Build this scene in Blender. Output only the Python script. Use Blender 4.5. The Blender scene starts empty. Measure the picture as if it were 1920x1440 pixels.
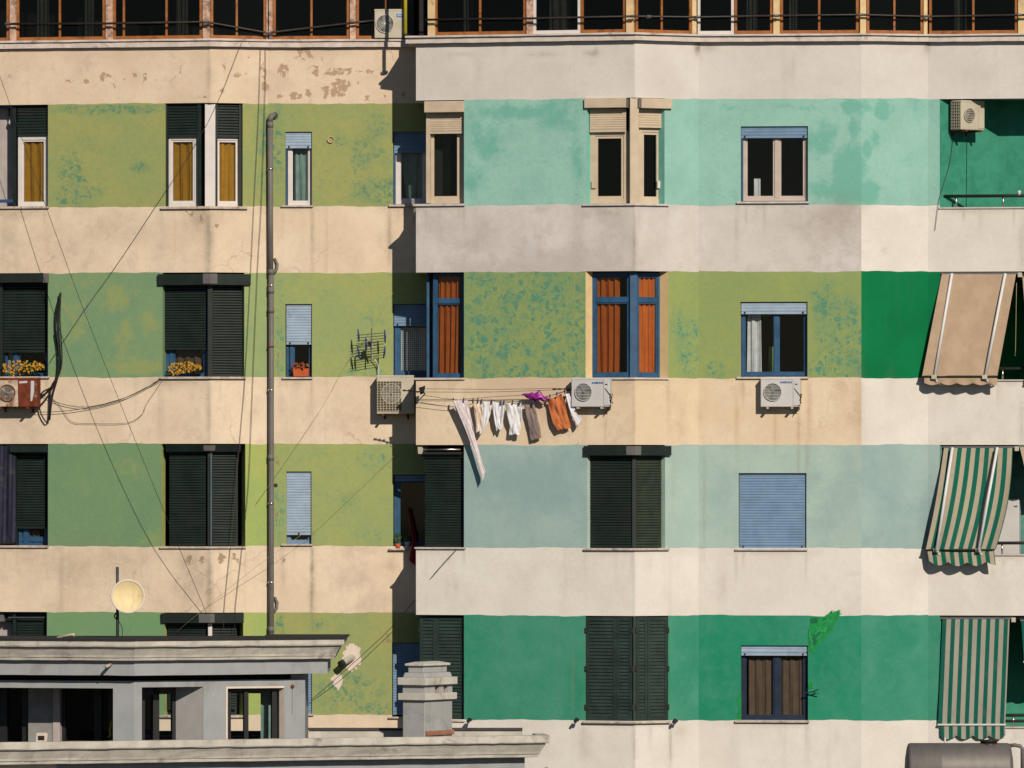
import bpy, math, random
import numpy as np
from mathutils import Vector, noise as mnoise
random.seed(7); np.random.seed(7)
R = math.radians
SC = bpy.context.scene
COL = SC.collection

# ------------------------------------------------------------------ camera, sky, sun, exposure
D = 140.0                       # metres from the camera to the front corner of the facade
HZ = 870.0                      # row of the horizon in the photograph
cam_d = bpy.data.cameras.new('camera'); cam = bpy.data.objects.new('camera', cam_d); COL.objects.link(cam)
cam.location = (0, -D, 0); cam.rotation_euler = (R(90), 0, 0)
cam_d.sensor_width = 36; cam_d.lens = 36*D/19.2; cam_d.shift_y = (HZ-720)/1920
cam_d.clip_start = 1; cam_d.clip_end = 5000
SC.camera = cam
SUN = Vector((.36, -1, .568)).normalized()
world = bpy.data.worlds.new('World'); SC.world = world; world.use_nodes = True
wn = world.node_tree.nodes; wl = world.node_tree.links; wn.clear()
sky = wn.new('ShaderNodeTexSky'); sky.sky_type = 'NISHITA'; sky.sun_disc = False
sky.sun_elevation = math.asin(SUN.z); sky.sun_rotation = math.atan2(SUN.x, SUN.y)
sky.air_density = 1.0; sky.dust_density = .2; sky.ozone_density = 3.0
bg = wn.new('ShaderNodeBackground'); bg.inputs['Strength'].default_value = .05
wo = wn.new('ShaderNodeOutputWorld'); wl.new(sky.outputs[0], bg.inputs[0]); wl.new(bg.outputs[0], wo.inputs[0])
sun_d = bpy.data.lights.new('sun', 'SUN'); sun_d.energy = 5.0; sun_d.angle = R(.5); sun_d.color = (1, .875, .71)
sun = bpy.data.objects.new('sun', sun_d); COL.objects.link(sun)
sun.rotation_euler = SUN.to_track_quat('Z', 'Y').to_euler(); sun.location = (20, -40, 40)
vs = SC.view_settings; vs.view_transform = 'Standard'; vs.look = 'None'; vs.exposure = -.09; vs.gamma = 1
SC.cycles.max_bounces = 8; SC.cycles.transparent_max_bounces = 12
LIT = (1.16, 1.02, .86)         # irradiance of a sunlit frontal wall, to turn seen colours into base colours

def lin(c):
    c /= 255.
    return c/12.92 if c <= .04045 else ((c+.055)/1.055)**2.4
def C(r, g, b, k=.78):          # base colour of a surface that looks (r,g,b) in full sun
    return tuple(min(.85, lin(v)/l*k) for v, l in zip((r, g, b), LIT))

# ------------------------------------------------------------------ pixel <-> world
def P(px, py, y):
    t = 1+y/D
    return Vector(((px-960)/100*t, y, (HZ-py)/100*t))
class Frame:
    def __init__(s, p, q):
        s.p = Vector((p[0], p[1])); d = Vector((q[0], q[1]))-s.p
        s.len = d.length; s.u = d.normalized(); s.n = Vector((s.u.y, -s.u.x))
    def pt(s, u, w, z):
        v = s.p+s.u*u+s.n*w
        return Vector((v.x, v.y, z))
    def uz(s, px, py, w=0.):
        dx, dy = (px-960)/100, D
        # (0,-D)+t*d = o+u*U
        o = s.p+s.n*w
        det = dx*(-s.u.y)-dy*(-s.u.x)
        rx, ry = o.x, o.y+D
        t = (rx*(-s.u.y)-ry*(-s.u.x))/det
        u = (dx*ry-dy*rx)/det
        return u, (HZ-py)/100*t
    def at(s, px, py, w=0.):
        u, z = s.uz(px, py, w)
        return s.pt(u, w, z)
def pxy(px, y): 
    t = 1+y/D
    return ((px-960)/100*t, y)
def facet(a, b): return Frame(pxy(*a), pxy(*b))

# ------------------------------------------------------------------ mesh builder
ORG = {}
class MB:
    def __init__(s): s.v = []; s.f = []; s.m = []
    def add(s, vs, fs, mi=0):
        o = len(s.v); s.v += [tuple(v) for v in vs]
        s.f += [tuple(i+o for i in f) for f in fs]; s.m += [mi]*len(fs); return s
    def hexa(s, c, mi=0):       # 8 corners: bottom 4 ccw, top 4
        return s.add(c, [(3,2,1,0),(4,5,6,7),(0,1,5,4),(1,2,6,5),(2,3,7,6),(3,0,4,7)], mi)
    def box(s, fr, u0, u1, w0, w1, z0, z1, mi=0):
        p = fr.pt
        if u0 > u1: u0, u1 = u1, u0
        if w0 > w1: w0, w1 = w1, w0
        if z0 > z1: z0, z1 = z1, z0
        # seen from the front: (u0,w1) is front left
        return s.hexa([p(u0,w1,z0),p(u1,w1,z0),p(u1,w0,z0),p(u0,w0,z0),p(u0,w1,z1),p(u1,w1,z1),p(u1,w0,z1),p(u0,w0,z1)], mi)
    def pbox(s, fr, px0, px1, py0, py1, w0, w1, mi=0):
        u0, z1 = fr.uz(px0, py0, w1); u1, _ = fr.uz(px1, py1, w1)
        _, z0 = fr.uz(px0, py1, w1)
        return s.box(fr, u0, u1, w0, w1, z0, z1, mi)
    def quad(s, a, b, c, d, mi=0): return s.add([a,b,c,d], [(0,1,2,3)], mi)
    def tube(s, pts, r, n=6, mi=0, caps=True):
        pts = [Vector(p) for p in pts]; rs = r if isinstance(r, (list, tuple)) else [r]*len(pts)
        vs = []; prev = None
        for i, p in enumerate(pts):
            t = (pts[min(i+1, len(pts)-1)]-pts[max(i-1, 0)])
            t = t.normalized() if t.length > 1e-9 else Vector((0,0,1))
            ref = Vector((0,0,1)) if abs(t.z) < .9 else Vector((0,1,0))
            a = t.cross(ref).normalized(); b = t.cross(a)
            if prev is not None:
                a = (prev-t*prev.dot(t)).normalized(); b = t.cross(a)
            prev = a
            for k in range(n):
                an = 2*math.pi*k/n
                vs.append(p+(a*math.cos(an)+b*math.sin(an))*rs[i])
        fs = []
        for i in range(len(pts)-1):
            for k in range(n):
                k2 = (k+1) % n
                fs.append((i*n+k, i*n+k2, (i+1)*n+k2, (i+1)*n+k))
        if caps: fs += [tuple(range(n))[::-1], tuple(range((len(pts)-1)*n, len(pts)*n))]
        return s.add(vs, fs, mi)
    def lathe(s, o, ax, prof, n=24, mi=0):      # prof: (radius, height along ax)
        o = Vector(o); ax = Vector(ax).normalized()
        ref = Vector((0,0,1)) if abs(ax.z) < .9 else Vector((1,0,0))
        a = ax.cross(ref).normalized(); b = ax.cross(a)
        vs = []; fs = []
        for r, h in prof:
            for k in range(n):
                an = 2*math.pi*k/n
                vs.append(o+ax*h+(a*math.cos(an)+b*math.sin(an))*r)
        for i in range(len(prof)-1):
            for k in range(n):
                k2 = (k+1) % n
                fs.append((i*n+k, i*n+k2, (i+1)*n+k2, (i+1)*n+k))
        return s.add(vs, fs, mi)
    def grid(s, fn, nu, nv, mi=0):
        vs = [fn(i/nu, j/nv) for j in range(nv+1) for i in range(nu+1)]
        fs = [(j*(nu+1)+i, j*(nu+1)+i+1, (j+1)*(nu+1)+i+1, (j+1)*(nu+1)+i) for j in range(nv) for i in range(nu)]
        return s.add(vs, fs, mi)
    def slab(s, outline, fr, w0, w1, mi=0):     # outline [(px,py)] on a frame, thickness w0..w1
        f = [fr.at(a, b, w1) for a, b in outline]
        n = len(f); off = fr.n*(w0-w1); bk = [Vector((p.x+off.x, p.y+off.y, p.z)) for p in f]
        fs = [tuple(range(n))[::-1], tuple(range(n, 2*n))]+[(i, (i+1) % n, (i+1) % n+n, i+n) for i in range(n)]
        return s.add(f+bk, fs, mi)
    def sweep(s, pts, prof, mi=0, jit=0.):              # plan points left to right, prof [(w,z)] closed
        pts = [Vector(p) for p in pts]
        miters = {}
        for i, p in enumerate(pts):
            ns = []
            if i > 0: d = (p-pts[i-1]).normalized(); ns.append(Vector((d.y, -d.x)))
            if i < len(pts)-1: d = (pts[i+1]-p).normalized(); ns.append(Vector((d.y, -d.x)))
            m = sum(ns, Vector((0, 0))).normalized(); miters[i] = m/max(.3, m.dot(ns[0]))
        seq = []
        for i in range(len(pts)-1):
            L = (pts[i+1]-pts[i]).length; q = max(1, int(L/.12)) if jit else 1; d = (pts[i+1]-pts[i]).normalized(); nn = Vector((d.y, -d.x))
            seq += [(pts[i]+(pts[i+1]-pts[i])*k_/q, miters[i] if k_ == 0 else nn) for k_ in range(q)]
        seq.append((pts[-1], miters[len(pts)-1]))
        n = len(seq); k = len(prof); vs = []
        for i, (p, m) in enumerate(seq):
            for j, (w, z) in enumerate(prof):
                q = Vector((p.x*2.3+j*.9, p.y*2.3+j*1.7, j*3.1)); a_ = jit*(mnoise.noise(q)+.6*mnoise.noise(q*3.7)); b_ = jit*(mnoise.noise(q+Vector((9,4,2)))+.6*mnoise.noise(q*3.1))
                vs.append((p.x+m.x*(w+a_), p.y+m.y*(w+a_), z+b_))
        fs = [(i*k+j, (i+1)*k+j, (i+1)*k+(j+1) % k, i*k+(j+1) % k) for i in range(n-1) for j in range(k)]
        fs += [tuple(range(k)), tuple(range((n-1)*k, n*k))[::-1]]
        return s.add(vs, fs, mi)
    def build(s, name, mats, parent=None, smooth=False, kind=None, label=None, bevel=0, solid=0, origin=None):
        me = bpy.data.meshes.new(name)
        o0 = Vector((0,0,0))
        if parent is not None: o0 = ORG[parent.name]
        elif origin is not None: o0 = Vector(origin)
        me.from_pydata([(v[0]-o0.x, v[1]-o0.y, v[2]-o0.z) for v in s.v], [], s.f)
        if not isinstance(mats, (list, tuple)): mats = [mats]
        for m in mats: me.materials.append(m)
        if len(mats) > 1: me.polygons.foreach_set('material_index', s.m)
        if smooth: me.polygons.foreach_set('use_smooth', [True]*len(me.polygons))
        me.update()
        ob = bpy.data.objects.new(name, me); COL.objects.link(ob)
        if parent is not None: ob.parent = parent; 
        else: ob.location = o0
        ORG[ob.name] = o0.copy()
        if bevel:
            b = ob.modifiers.new('bevel', 'BEVEL'); b.width = bevel; b.segments = 2; b.limit_method = 'ANGLE'
        if solid:
            b = ob.modifiers.new('solid', 'SOLIDIFY'); b.thickness = solid
        if kind: ob['kind'] = kind
        if label: ob['label'] = label
        return ob
def thing(name, label, cat, loc, group=None):
    o = bpy.data.objects.new(name, None); COL.objects.link(o); o.location = loc; o.empty_display_size = .1
    o['label'] = label; o['category'] = cat
    if group: o['group'] = group
    ORG[o.name] = Vector(loc); return o
def tag(o, label, cat, group=None):
    o['label'] = label; o['category'] = cat
    if group: o['group'] = group
    return o

# ------------------------------------------------------------------ materials
class N:
    def __init__(s, name):
        s.m = bpy.data.materials.new(name); s.m.use_nodes = True; s.t = s.m.node_tree; s.t.nodes.clear()
        s.out = s.t.nodes.new('ShaderNodeOutputMaterial')
    def n(s, typ, **kw):
        nd = s.t.nodes.new('ShaderNode'+typ)
        for k, v in kw.items(): setattr(nd, k, v)
        return nd
    def l(s, a, b): s.t.links.new(a, b)
    def setin(s, sock, v):
        if hasattr(v, 'links') or hasattr(v, 'is_linked'): s.l(v, sock)
        else: sock.default_value = (*v, 1) if isinstance(v, tuple) and len(v) == 3 and sock.type == 'RGBA' else v
    def math(s, op, a, b=0., c=None, clamp=False):
        nd = s.n('Math', operation=op); nd.use_clamp = clamp
        s.setin(nd.inputs[0], a); s.setin(nd.inputs[1], b)
        if c is not None: s.setin(nd.inputs[2], c)
        return nd.outputs[0]
    def mix(s, fac, a, b, blend='MIX'):
        nd = s.n('Mix', data_type='RGBA', blend_type=blend); nd.clamp_factor = True
        s.setin(nd.inputs[0], fac); s.setin(nd.inputs[6], a); s.setin(nd.inputs[7], b)
        return nd.outputs[2]
    def ss(s, v, lo, hi):       # smoothstep
        nd = s.n('MapRange', interpolation_type='SMOOTHSTEP'); s.setin(nd.inputs[0], v)
        nd.inputs[1].default_value = lo; nd.inputs[2].default_value = hi
        return nd.outputs[0]
    def pos(s, sx=1, sy=1, sz=1, off=0.):
        g = s.n('NewGeometry'); mp = s.n('Mapping'); s.l(g.outputs['Position'], mp.inputs[0])
        mp.inputs['Scale'].default_value = (sx, sy, sz); mp.inputs['Location'].default_value = (off, off*.7, off*1.3)
        return mp.outputs[0]
    def noise(s, vec, scale, detail=4, rough=.55, dist=0.):
        nd = s.n('TexNoise'); s.l(vec, nd.inputs['Vector']); nd.inputs['Scale'].default_value = scale
        nd.inputs['Detail'].default_value = detail; nd.inputs['Roughness'].default_value = rough; nd.inputs['Distortion'].default_value = dist
        return nd.outputs['Fac']
    def finish(s, col, rough=.8, metal=0., spec=.3, bump=None, bdist=.01, bstr=.4, **kw):
        p = s.n('BsdfPrincipled'); s.setin(p.inputs['Base Color'], col); s.setin(p.inputs['Roughness'], rough)
        p.inputs['Metallic'].default_value = metal; p.inputs['Specular IOR Level'].default_value = spec
        if bump is not None:
            b = s.n('Bump'); b.inputs['Strength'].default_value = bstr; b.inputs['Distance'].default_value = bdist
            s.l(bump, b.inputs['Height']); s.l(b.outputs[0], p.inputs['Normal'])
        s.l(p.outputs[0], s.out.inputs[0]); return s.m
MC = {}
def plain(name, col, rough=.7, var=.15, scale=6., metal=0., spec=.3, dirt=None, dirt_th=.6, bump=0., streak=0.):
    if name in MC: return MC[name]
    k = N(name); p = k.pos(off=hash(name) % 17 if False else len(MC)*1.7)
    n1 = k.noise(p, scale, 6, .6)
    c = k.mix(k.ss(n1, .3, .7), tuple(v*(1-var) for v in col), tuple(min(.9, v*(1+var)) for v in col))
    if dirt is not None:
        n2 = k.noise(p, scale*.6, 8, .65, .4); c = k.mix(k.math('MULTIPLY', k.ss(n2, dirt_th-.08, dirt_th+.1), .8), c, dirt)
    if streak:
        n3 = k.noise(k.pos(7, 7, .5), 1., 4); c = k.mix(k.math('MULTIPLY', k.ss(n3, .45, .75), streak), c, tuple(v*.45 for v in col))
    b = k.noise(p, 90, 3) if bump else None
    MC[name] = k.finish(c, rough, metal, spec, b, .004, bump)
    return MC[name]

def wall_mat(name, a, b, patch=None, pscale=2.2, pth=.58, psoft=.06, crackle=0., bias=.35, streak=.12, peel=(.3,.2,.14), dirt=(.2,.16,.12), lo=.35, hi=.65, mott=.0, tint=None, crack=0.):
    """painted plaster; the vertex attribute 'wear' holds dirt (r), peeling (g), algae or fresh patches (b), repainting (a)"""
    k = N(name); off = len(bpy.data.materials)*2.3
    p = k.pos(off=off)
    at = k.n('Attribute', attribute_name='wear'); sep = k.n('SeparateColor'); k.l(at.outputs['Color'], sep.inputs[0])
    r, g, bl, al = sep.outputs[0], sep.outputs[1], sep.outputs[2], at.outputs['Alpha']
    c = k.mix(k.ss(k.noise(p, .9, 5, .6, .3), lo, hi), a, b)
    if mott:
        c = k.mix(k.math('MULTIPLY', k.ss(k.noise(p, 5.5, 7, .7, .8), .45, .68), mott), c, tuple(v*.72 for v in a))
    if patch is not None:
        if crackle:
            dn = k.n('TexNoise'); k.l(p, dn.inputs['Vector']); dn.inputs['Scale'].default_value = 4.5; dn.inputs['Detail'].default_value = 2; dn.inputs['Roughness'].default_value = .65
            vm = k.n('VectorMath', operation='MULTIPLY_ADD'); k.l(dn.outputs['Color'], vm.inputs[0]); vm.inputs[1].default_value = (.34, .34, .42); k.l(p, vm.inputs[2])
            vo = k.n('TexVoronoi', feature='DISTANCE_TO_EDGE'); vc = k.n('TexVoronoi', feature='F1')
            for v_ in (vo, vc): k.l(vm.outputs[0], v_.inputs['Vector']); v_.inputs['Scale'].default_value = 7.5
            sc_ = k.n('SeparateColor'); k.l(vc.outputs['Color'], sc_.inputs[0])
            wid = k.math('MULTIPLY_ADD', k.noise(p, 1.9, 4, .6), .62, -.27)
            msk = k.ss(k.math('ADD', k.math('SUBTRACT', vo.outputs['Distance'], wid), k.math('MULTIPLY_ADD', k.noise(p, 18, 4, .7), .2, -.1)), -.1, .24)
            msk = k.math('MULTIPLY', msk, k.math('MULTIPLY_ADD', k.ss(sc_.outputs[0], .1, .7), .6, .4))
            area = k.ss(k.math('ADD', bl, k.math('MULTIPLY_ADD', k.noise(p, 2.2, 5, .65), .9, -.45)), .16, .55)
            c = k.mix(k.math('MULTIPLY', k.math('MULTIPLY', msk, area), crackle), c, patch)
        n2 = k.math('MULTIPLY_ADD', k.noise(p, pscale, 5, .6, .4), .62, k.math('MULTIPLY', k.noise(p, pscale*3.6, 6, .7, .6), .38))
        m2 = k.ss(k.math('MULTIPLY_ADD', bl, bias, n2), pth-psoft, pth+psoft) if not crackle else k.ss(n2, pth-psoft, pth+psoft)
        c = k.mix(k.math('MULTIPLY', m2, .68), c, patch)
        n4 = k.ss(k.noise(p, 11, 6, .75, .8), .42, .72); c = k.mix(k.math('MULTIPLY', n4, .28), c, patch)
    # vertical run-off streaks, sparse
    st = k.ss(k.noise(k.pos(4.2, 4.2, .22, off), 1., 5, .6), .55, .8)
    c = k.mix(k.math('MULTIPLY', st, streak), c, dirt)
    # repainting / bleaching
    c = k.mix(k.math('MULTIPLY', k.math('MULTIPLY', al, k.ss(k.noise(p, 3.5, 6, .65, .6), .38, .6)), .6), c, tint or tuple(min(.8, v*1.25) for v in a))
    # dirt
    dn2 = k.math('MULTIPLY', r, k.math('MULTIPLY_ADD', k.noise(p, 7., 6, .65), 1.7, -.1))
    c = k.mix(k.math('MULTIPLY', dn2, .85, clamp=True), c, dirt)
    # peeling
    pn = k.noise(p, 11, 8, .62, .4)
    pm = k.ss(k.math('ADD', k.math('MULTIPLY', g, .45), pn), .84, .92)
    pcol = k.mix(k.noise(p, 14, 4), peel, tuple(v*.78 for v in peel))
    c = k.mix(k.math('MULTIPLY', pm, .85), c, pcol)
    if crack:
        dv = k.n('TexNoise'); k.l(p, dv.inputs['Vector']); dv.inputs['Scale'].default_value = 2.2; dv.inputs['Detail'].default_value = 6
        vv = k.n('VectorMath', operation='MULTIPLY_ADD'); k.l(dv.outputs['Color'], vv.inputs[0]); vv.inputs[1].default_value = (.5,)*3; k.l(p, vv.inputs[2])
        ve = k.n('TexVoronoi', feature='DISTANCE_TO_EDGE'); k.l(vv.outputs[0], ve.inputs['Vector']); ve.inputs['Scale'].default_value = .75
        cm = k.math('MULTIPLY', k.math('SUBTRACT', 1., k.ss(ve.outputs['Distance'], .002, .011)), k.ss(k.noise(p, .8, 3), .5, .62))
        c = k.mix(k.math('MULTIPLY', cm, crack), c, dirt)
    fine = k.noise(p, 55, 3, .7)
    c = k.mix(1., c, k.mix(fine, (.87,.87,.87), (1.1,1.1,1.1)), 'MULTIPLY')
    h = k.math('MULTIPLY_ADD', fine, .4, k.math('MULTIPLY_ADD', k.noise(p, 3., 5), 1.2, k.math('MULTIPLY', pm, -.5)))
    return k.finish(c, .93, 0, .15, h, .012, .55)

def glass_mat(name, tint=(.86,.9,.9), fac=.05):
    k = N(name); t = k.n('BsdfTransparent'); t.inputs[0].default_value = (*tint, 1)
    g = k.n('BsdfGlossy'); g.inputs[0].default_value = (1,1,1,1); g.inputs['Roughness'].default_value = .03
    fr = k.n('Fresnel'); fr.inputs[0].default_value = 1.5
    m = k.n('MixShader'); k.l(k.math('MULTIPLY', fr.outputs[0], fac/.04), m.inputs[0]); k.l(t.outputs[0], m.inputs[1]); k.l(g.outputs[0], m.inputs[2])
    k.l(m.outputs[0], k.out.inputs[0]); return k.m
def stripe_mat(name, fr, u0, pitch, ca, cb, duty=.5, shear=0., ztop=0.):
    """awning cloth with woven stripes along its own length (attribute 'su' runs across the cloth)"""
    k = N(name); at = k.n('Attribute', attribute_name='su')
    f = k.math('FRACT', k.math('DIVIDE', at.outputs['Fac'], pitch))
    c = k.mix(k.math('GREATER_THAN', f, duty), ca, cb)
    p = k.pos(); n1 = k.noise(p, 5, 6, .65)
    c = k.mix(k.math('MULTIPLY', k.ss(n1, .5, .8), .35), c, (.12,.1,.08))
    return k.finish(c, .9, 0, .1, k.noise(p, 120, 2), .002, .3)

C0 = lambda r, g, b: C(r, g, b, 1.)
m_white0 = wall_mat('paint_white_top', C0(210,195,178), C0(203,187,171), C0(192,176,160), 1.2, .62, .14, streak=.1, peel=(.38,.3,.25))
m_white1 = wall_mat('paint_white_stained', C0(205,189,173), C0(195,179,163), C0(180,164,150), 1.2, .56, .08, streak=.10, tint=C0(212,198,186))
m_white3 = wall_mat('paint_white', C0(220,205,186), C0(213,197,178), C0(200,184,166), 1.2, .62, .14, streak=.12)
m_peach = wall_mat('paint_peach', C0(222,195,160), C0(214,184,148), C0(194,163,132), 1.5, .64, .1, streak=.10, dirt=(.3,.18,.1), crack=.14)
m_cream = wall_mat('paint_cream', C0(224,196,163), C0(214,185,152), C0(188,163,138), 1.3, .58, .12, dirt=(.19,.16,.13), streak=.24, tint=C0(224,192,154), crack=.32)
m_cream0 = wall_mat('paint_cream_peeling', C0(220,191,158), C0(210,180,147), C0(190,163,138), 1.4, .6, .12, streak=.16, peel=C0(176,138,108), crack=.38)
m_g1l = wall_mat('paint_yellow_green', C0(155,150,87), C0(145,147,89), C0(88,124,94), 2.6, .66, .1, crackle=.9, bias=.42, streak=.05, mott=.12)
m_g2l = wall_mat('paint_green_worn', C0(118,140,98), C0(110,136,100), C0(146,146,86), 2.4, .6, .09, bias=.42, streak=.05, mott=.12)
m_g2m = wall_mat('paint_olive_green', C0(156,155,90), C0(146,152,94), C0(98,134,102), 2.8, .66, .1, crackle=.8, bias=.42, streak=.05, mott=.12)
m_g3l = wall_mat('paint_sage_green', C0(112,136,94), C0(106,132,96), C0(142,146,86), 2.2, .66, .08, bias=.4, streak=.05, mott=.1)
m_g4l = wall_mat('paint_grass_green', C0(110,140,92), C0(114,140,94), C0(94,132,104), 2.4, .64, .08, bias=.4, streak=.05, mott=.1)
m_b1 = wall_mat('paint_turquoise', C0(148,182,160), C0(138,173,152), C0(96,158,134), 1.7, .63, .09, bias=.45, streak=.06)
m_b2 = wall_mat('paint_crackled_green', C0(146,150,84), C0(138,146,86), C0(88,130,100), 1.6, .8, .06, crackle=1., streak=.03)
m_b2s = wall_mat('paint_strong_green', C0(8,110,62), C0(6,102,56), streak=.04, mott=.1)
m_b3 = wall_mat('paint_grey_teal', C0(156,170,155), C0(146,161,149), C0(132,152,144), 1.1, .58, .12, bias=.3, streak=.06)
m_b4 = wall_mat('paint_emerald', C0(62,130,100), C0(46,124,92), C0(80,140,112), 1.1, .55, .15, bias=.4, streak=.07)
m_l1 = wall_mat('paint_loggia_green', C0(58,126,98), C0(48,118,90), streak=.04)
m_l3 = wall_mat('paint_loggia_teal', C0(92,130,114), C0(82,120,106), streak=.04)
m_rev_y = plain('reveal_yellow_green', C(182,178,100), .9, .12)
m_rev_c = plain('reveal_cream', C(240,200,140), .9, .06)
m_rev_t = plain('reveal_turquoise', C(140,205,180), .9, .08)
m_grey_l = plain('loggia_grey_plaster', C(190,170,158), .9, .1)
M = dict(
 cornice=plain('cornice_plaster', C(225,200,180), .9, .15, 5, dirt=C(110,92,78), dirt_th=.62, bump=.3, streak=.25),
 cornice_w=plain('cornice_white_plaster', C(222,200,180), .9, .1, 5, dirt=C(150,125,105), dirt_th=.64, bump=.3, streak=.15),
 sill=plain('marble_sill', C(205,180,158), .6, .2, 8, dirt=(.1,.08,.06), dirt_th=.6),
 sill_w=plain('pale_sill', C(215,195,178), .6, .15, 8, dirt=(.12,.1,.08), dirt_th=.66),
 dgreen=plain('dark_green_metal', (.006,.014,.012), .5, .3, 3, spec=.3, dirt=(.012,.016,.014), dirt_th=.56),
 dgreen2=plain('dark_green_wood', (.013,.028,.024), .55, .3, 4, spec=.3),
 lblue=plain('light_blue_shutter_paint', C(146,156,165,1.), .5, .1, 4, dirt=C(90,100,110), dirt_th=.68),
 lblue2=plain('mid_blue_shutter_paint', C(106,127,145,1.), .55, .1, 4, dirt=C(118,136,152,1.), dirt_th=.58),
 navy=plain('dark_blue_paint', (.02,.06,.15), .5, .2),
 blue=plain('blue_window_paint', (.02,.07,.15), .45, .2, 5),
 blue2=plain('deep_blue_window_paint', (.011,.02,.045), .45, .2, 5),
 pvc=plain('white_window_plastic', C(232,214,198), .45, .06, 4),
 beige=plain('beige_aluminium', C(214,186,152), .5, .08, 4),
 pink=plain('pinkish_aluminium', C(205,180,160), .5, .08, 4),
 brown=plain('brown_wood_frame', C(166,98,46), .55, .2, 7, dirt=C(100,55,25)),
 post=plain('cream_post_paint', C(236,196,140), .8, .1, 5, dirt=C(150,110,80), dirt_th=.62),
 postp=plain('weathered_pink_post', C(215,170,140), .85, .25, 9, dirt=(.08,.06,.05), dirt_th=.55),
 greybox=plain('grey_shutter_box_end', C(110,102,94), .7, .1),
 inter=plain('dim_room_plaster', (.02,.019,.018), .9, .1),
 dark=plain('black_iron', (.012,.012,.013), .6, .2, spec=.4),
 rail=plain('dark_metal_pipe', (.03,.027,.025), .45, .2, metal=.4),
 steel=plain('brushed_steel', (.55,.52,.48), .3, .1, metal=1.),
 ac_w=plain('air_conditioner_white', C(214,202,190), .5, .05, 3, dirt=C(170,150,130), dirt_th=.7),
 ac_b=plain('air_conditioner_beige', C(206,188,158), .55, .08, 3, dirt=C(140,115,90), dirt_th=.68),
 ac_d=plain('fan_shadow_black', (.04,.038,.035), .7, .2),
 ac_g=plain('fan_grille_grey', C(130,125,112), .6, .1),
 rust=plain('rusted_brown_steel', C(120,52,26), .8, .35, 9, dirt=C(215,190,160), dirt_th=.68),
 pipe=plain('grey_brown_drain_plastic', C(120,110,100), .6, .12, 3),
 rubber=plain('black_rubber', (.01,.01,.012), .6, .2),
 wire=plain('thin_grey_wire', (.05,.045,.04), .6, .1),
 wire_p=plain('pale_wire', C(170,160,112), .6, .1),
 white=plain('white_plastic', C(236,226,214), .5, .05),
 logo=plain('blue_logo_ink', (.03,.08,.3), .6, .1),
 cream_cloth=plain('white_cotton', C(244,232,222), .95, .06, 10),
 pinkwhite=plain('pinkish_white_cotton', C(238,214,204), .95, .1, 10),
 taupe=plain('taupe_cotton', C(150,126,114), .95, .12, 12),
 orange_c=plain('orange_towelling', C(210,116,66), .95, .12, 14),
 magenta=plain('magenta_plastic_bag', C(158,34,130), .45, .15, 8, spec=.5),
 cur_y=plain('yellow_curtain', C(182,124,26), .9, .1, 6),
 cur_o=plain('orange_curtain', C(204,100,36), .9, .1, 6),
 cur_w=plain('white_curtain', C(214,204,194), .9, .12, 6),
 cur_b=plain('brown_curtain', (.09,.06,.042), .9, .12, 6),
 cur_g=plain('grey_green_curtain', C(130,150,135), .9, .15, 6),
 red=plain('dark_red_cloth', C(150,20,26), .95, .15, 8),
 terra=plain('terracotta_plastic', C(206,92,48), .7, .1),
 leaf=plain('plant_leaf', (.05,.11,.03), .7, .3, 20),
 petal=plain('yellow_petals', C(214,156,36), .7, .2, 20),
 petal2=plain('orange_petals', C(214,124,30), .7, .2, 20),
 petal_r=plain('red_petals', C(170,60,40), .7, .2, 20),
 plaster=plain('bare_plaster', C(236,208,184), .95, .06, 8, bump=.5),
 green_p=plain('fresh_green_paint', C(18,140,66), .8, .2, 9),
 tan=None, grey=plain('grey_building_render', C(150,146,139,1.), .9, .06, 2.5, dirt=C(132,125,115,1.), dirt_th=.6, bump=.4, streak=.16),
 greyc=plain('grey_cornice_render', C(186,172,153,1.), .9, .14, 4, dirt=C(118,106,92), dirt_th=.62, bump=.5, streak=.2),
 brick=plain('worn_terracotta_brick', C(176,116,88), .9, .2, 12),
 tank=plain('zinc_tank_metal', C(122,112,102), .55, .12, 3, metal=.25, streak=.35),
 dish=plain('yellowed_dish_face', C(222,192,138,1.), .6, .08, 5, dirt=C(170,128,70,1.), dirt_th=.6, streak=.35),
 dishr=plain('pale_dish_rim', C(232,208,178), .6, .05),
 antb=plain('deep_blue_plastic', (.015,.025,.12), .5, .2),
 soil=plain('dusty_asphalt', (.05,.048,.046), .95, .2, .5),
)
M['glass'] = glass_mat('window_glass', fac=.02); M['glass_d'] = glass_mat('dark_window_glass', (.4,.42,.42), .014)
# ------------------------------------------------------------------ ground
g = MB(); g.quad((-1500,-1500,-14),(1500,-1500,-14),(1500,1500,-14),(-1500,1500,-14))
go = g.build('ground', M['soil']); go['kind'] = 'structure'

# ------------------------------------------------------------------ the apartment building: plan and wall sheets
L0 = facet((-160, 3.5), (394, 2.25)); L1 = facet((394, 2.25), (503, 2.6)); L2 = facet((503, 2.6), (845, 2.4))
FA = facet((780, 1.15), (1190, 0)); FB = facet((1190, 0), (1310, .66)); FC = facet((1310, .66), (1615, .3))
FG = facet((1615, .3), (1740, .6)); FH = facet((1740, .6), (2090, .05))
zb = lambda py: (HZ-py)/100
zl = lambda py: (HZ-py)/100*(1+2.4/D)
LVB = [zb(v) for v in (75, 183, 383, 508, 708, 834, 1028, 1155, 1352)]
LVL = [zl(v) for v in (88, 193.5, 387, 511, 707, 832, 1024.5, 1148.5, 1341)]
BLD = thing('apartment_building', 'long apartment block with white and green painted bands and angled bays', 'building', (0, 3, -14))

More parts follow.
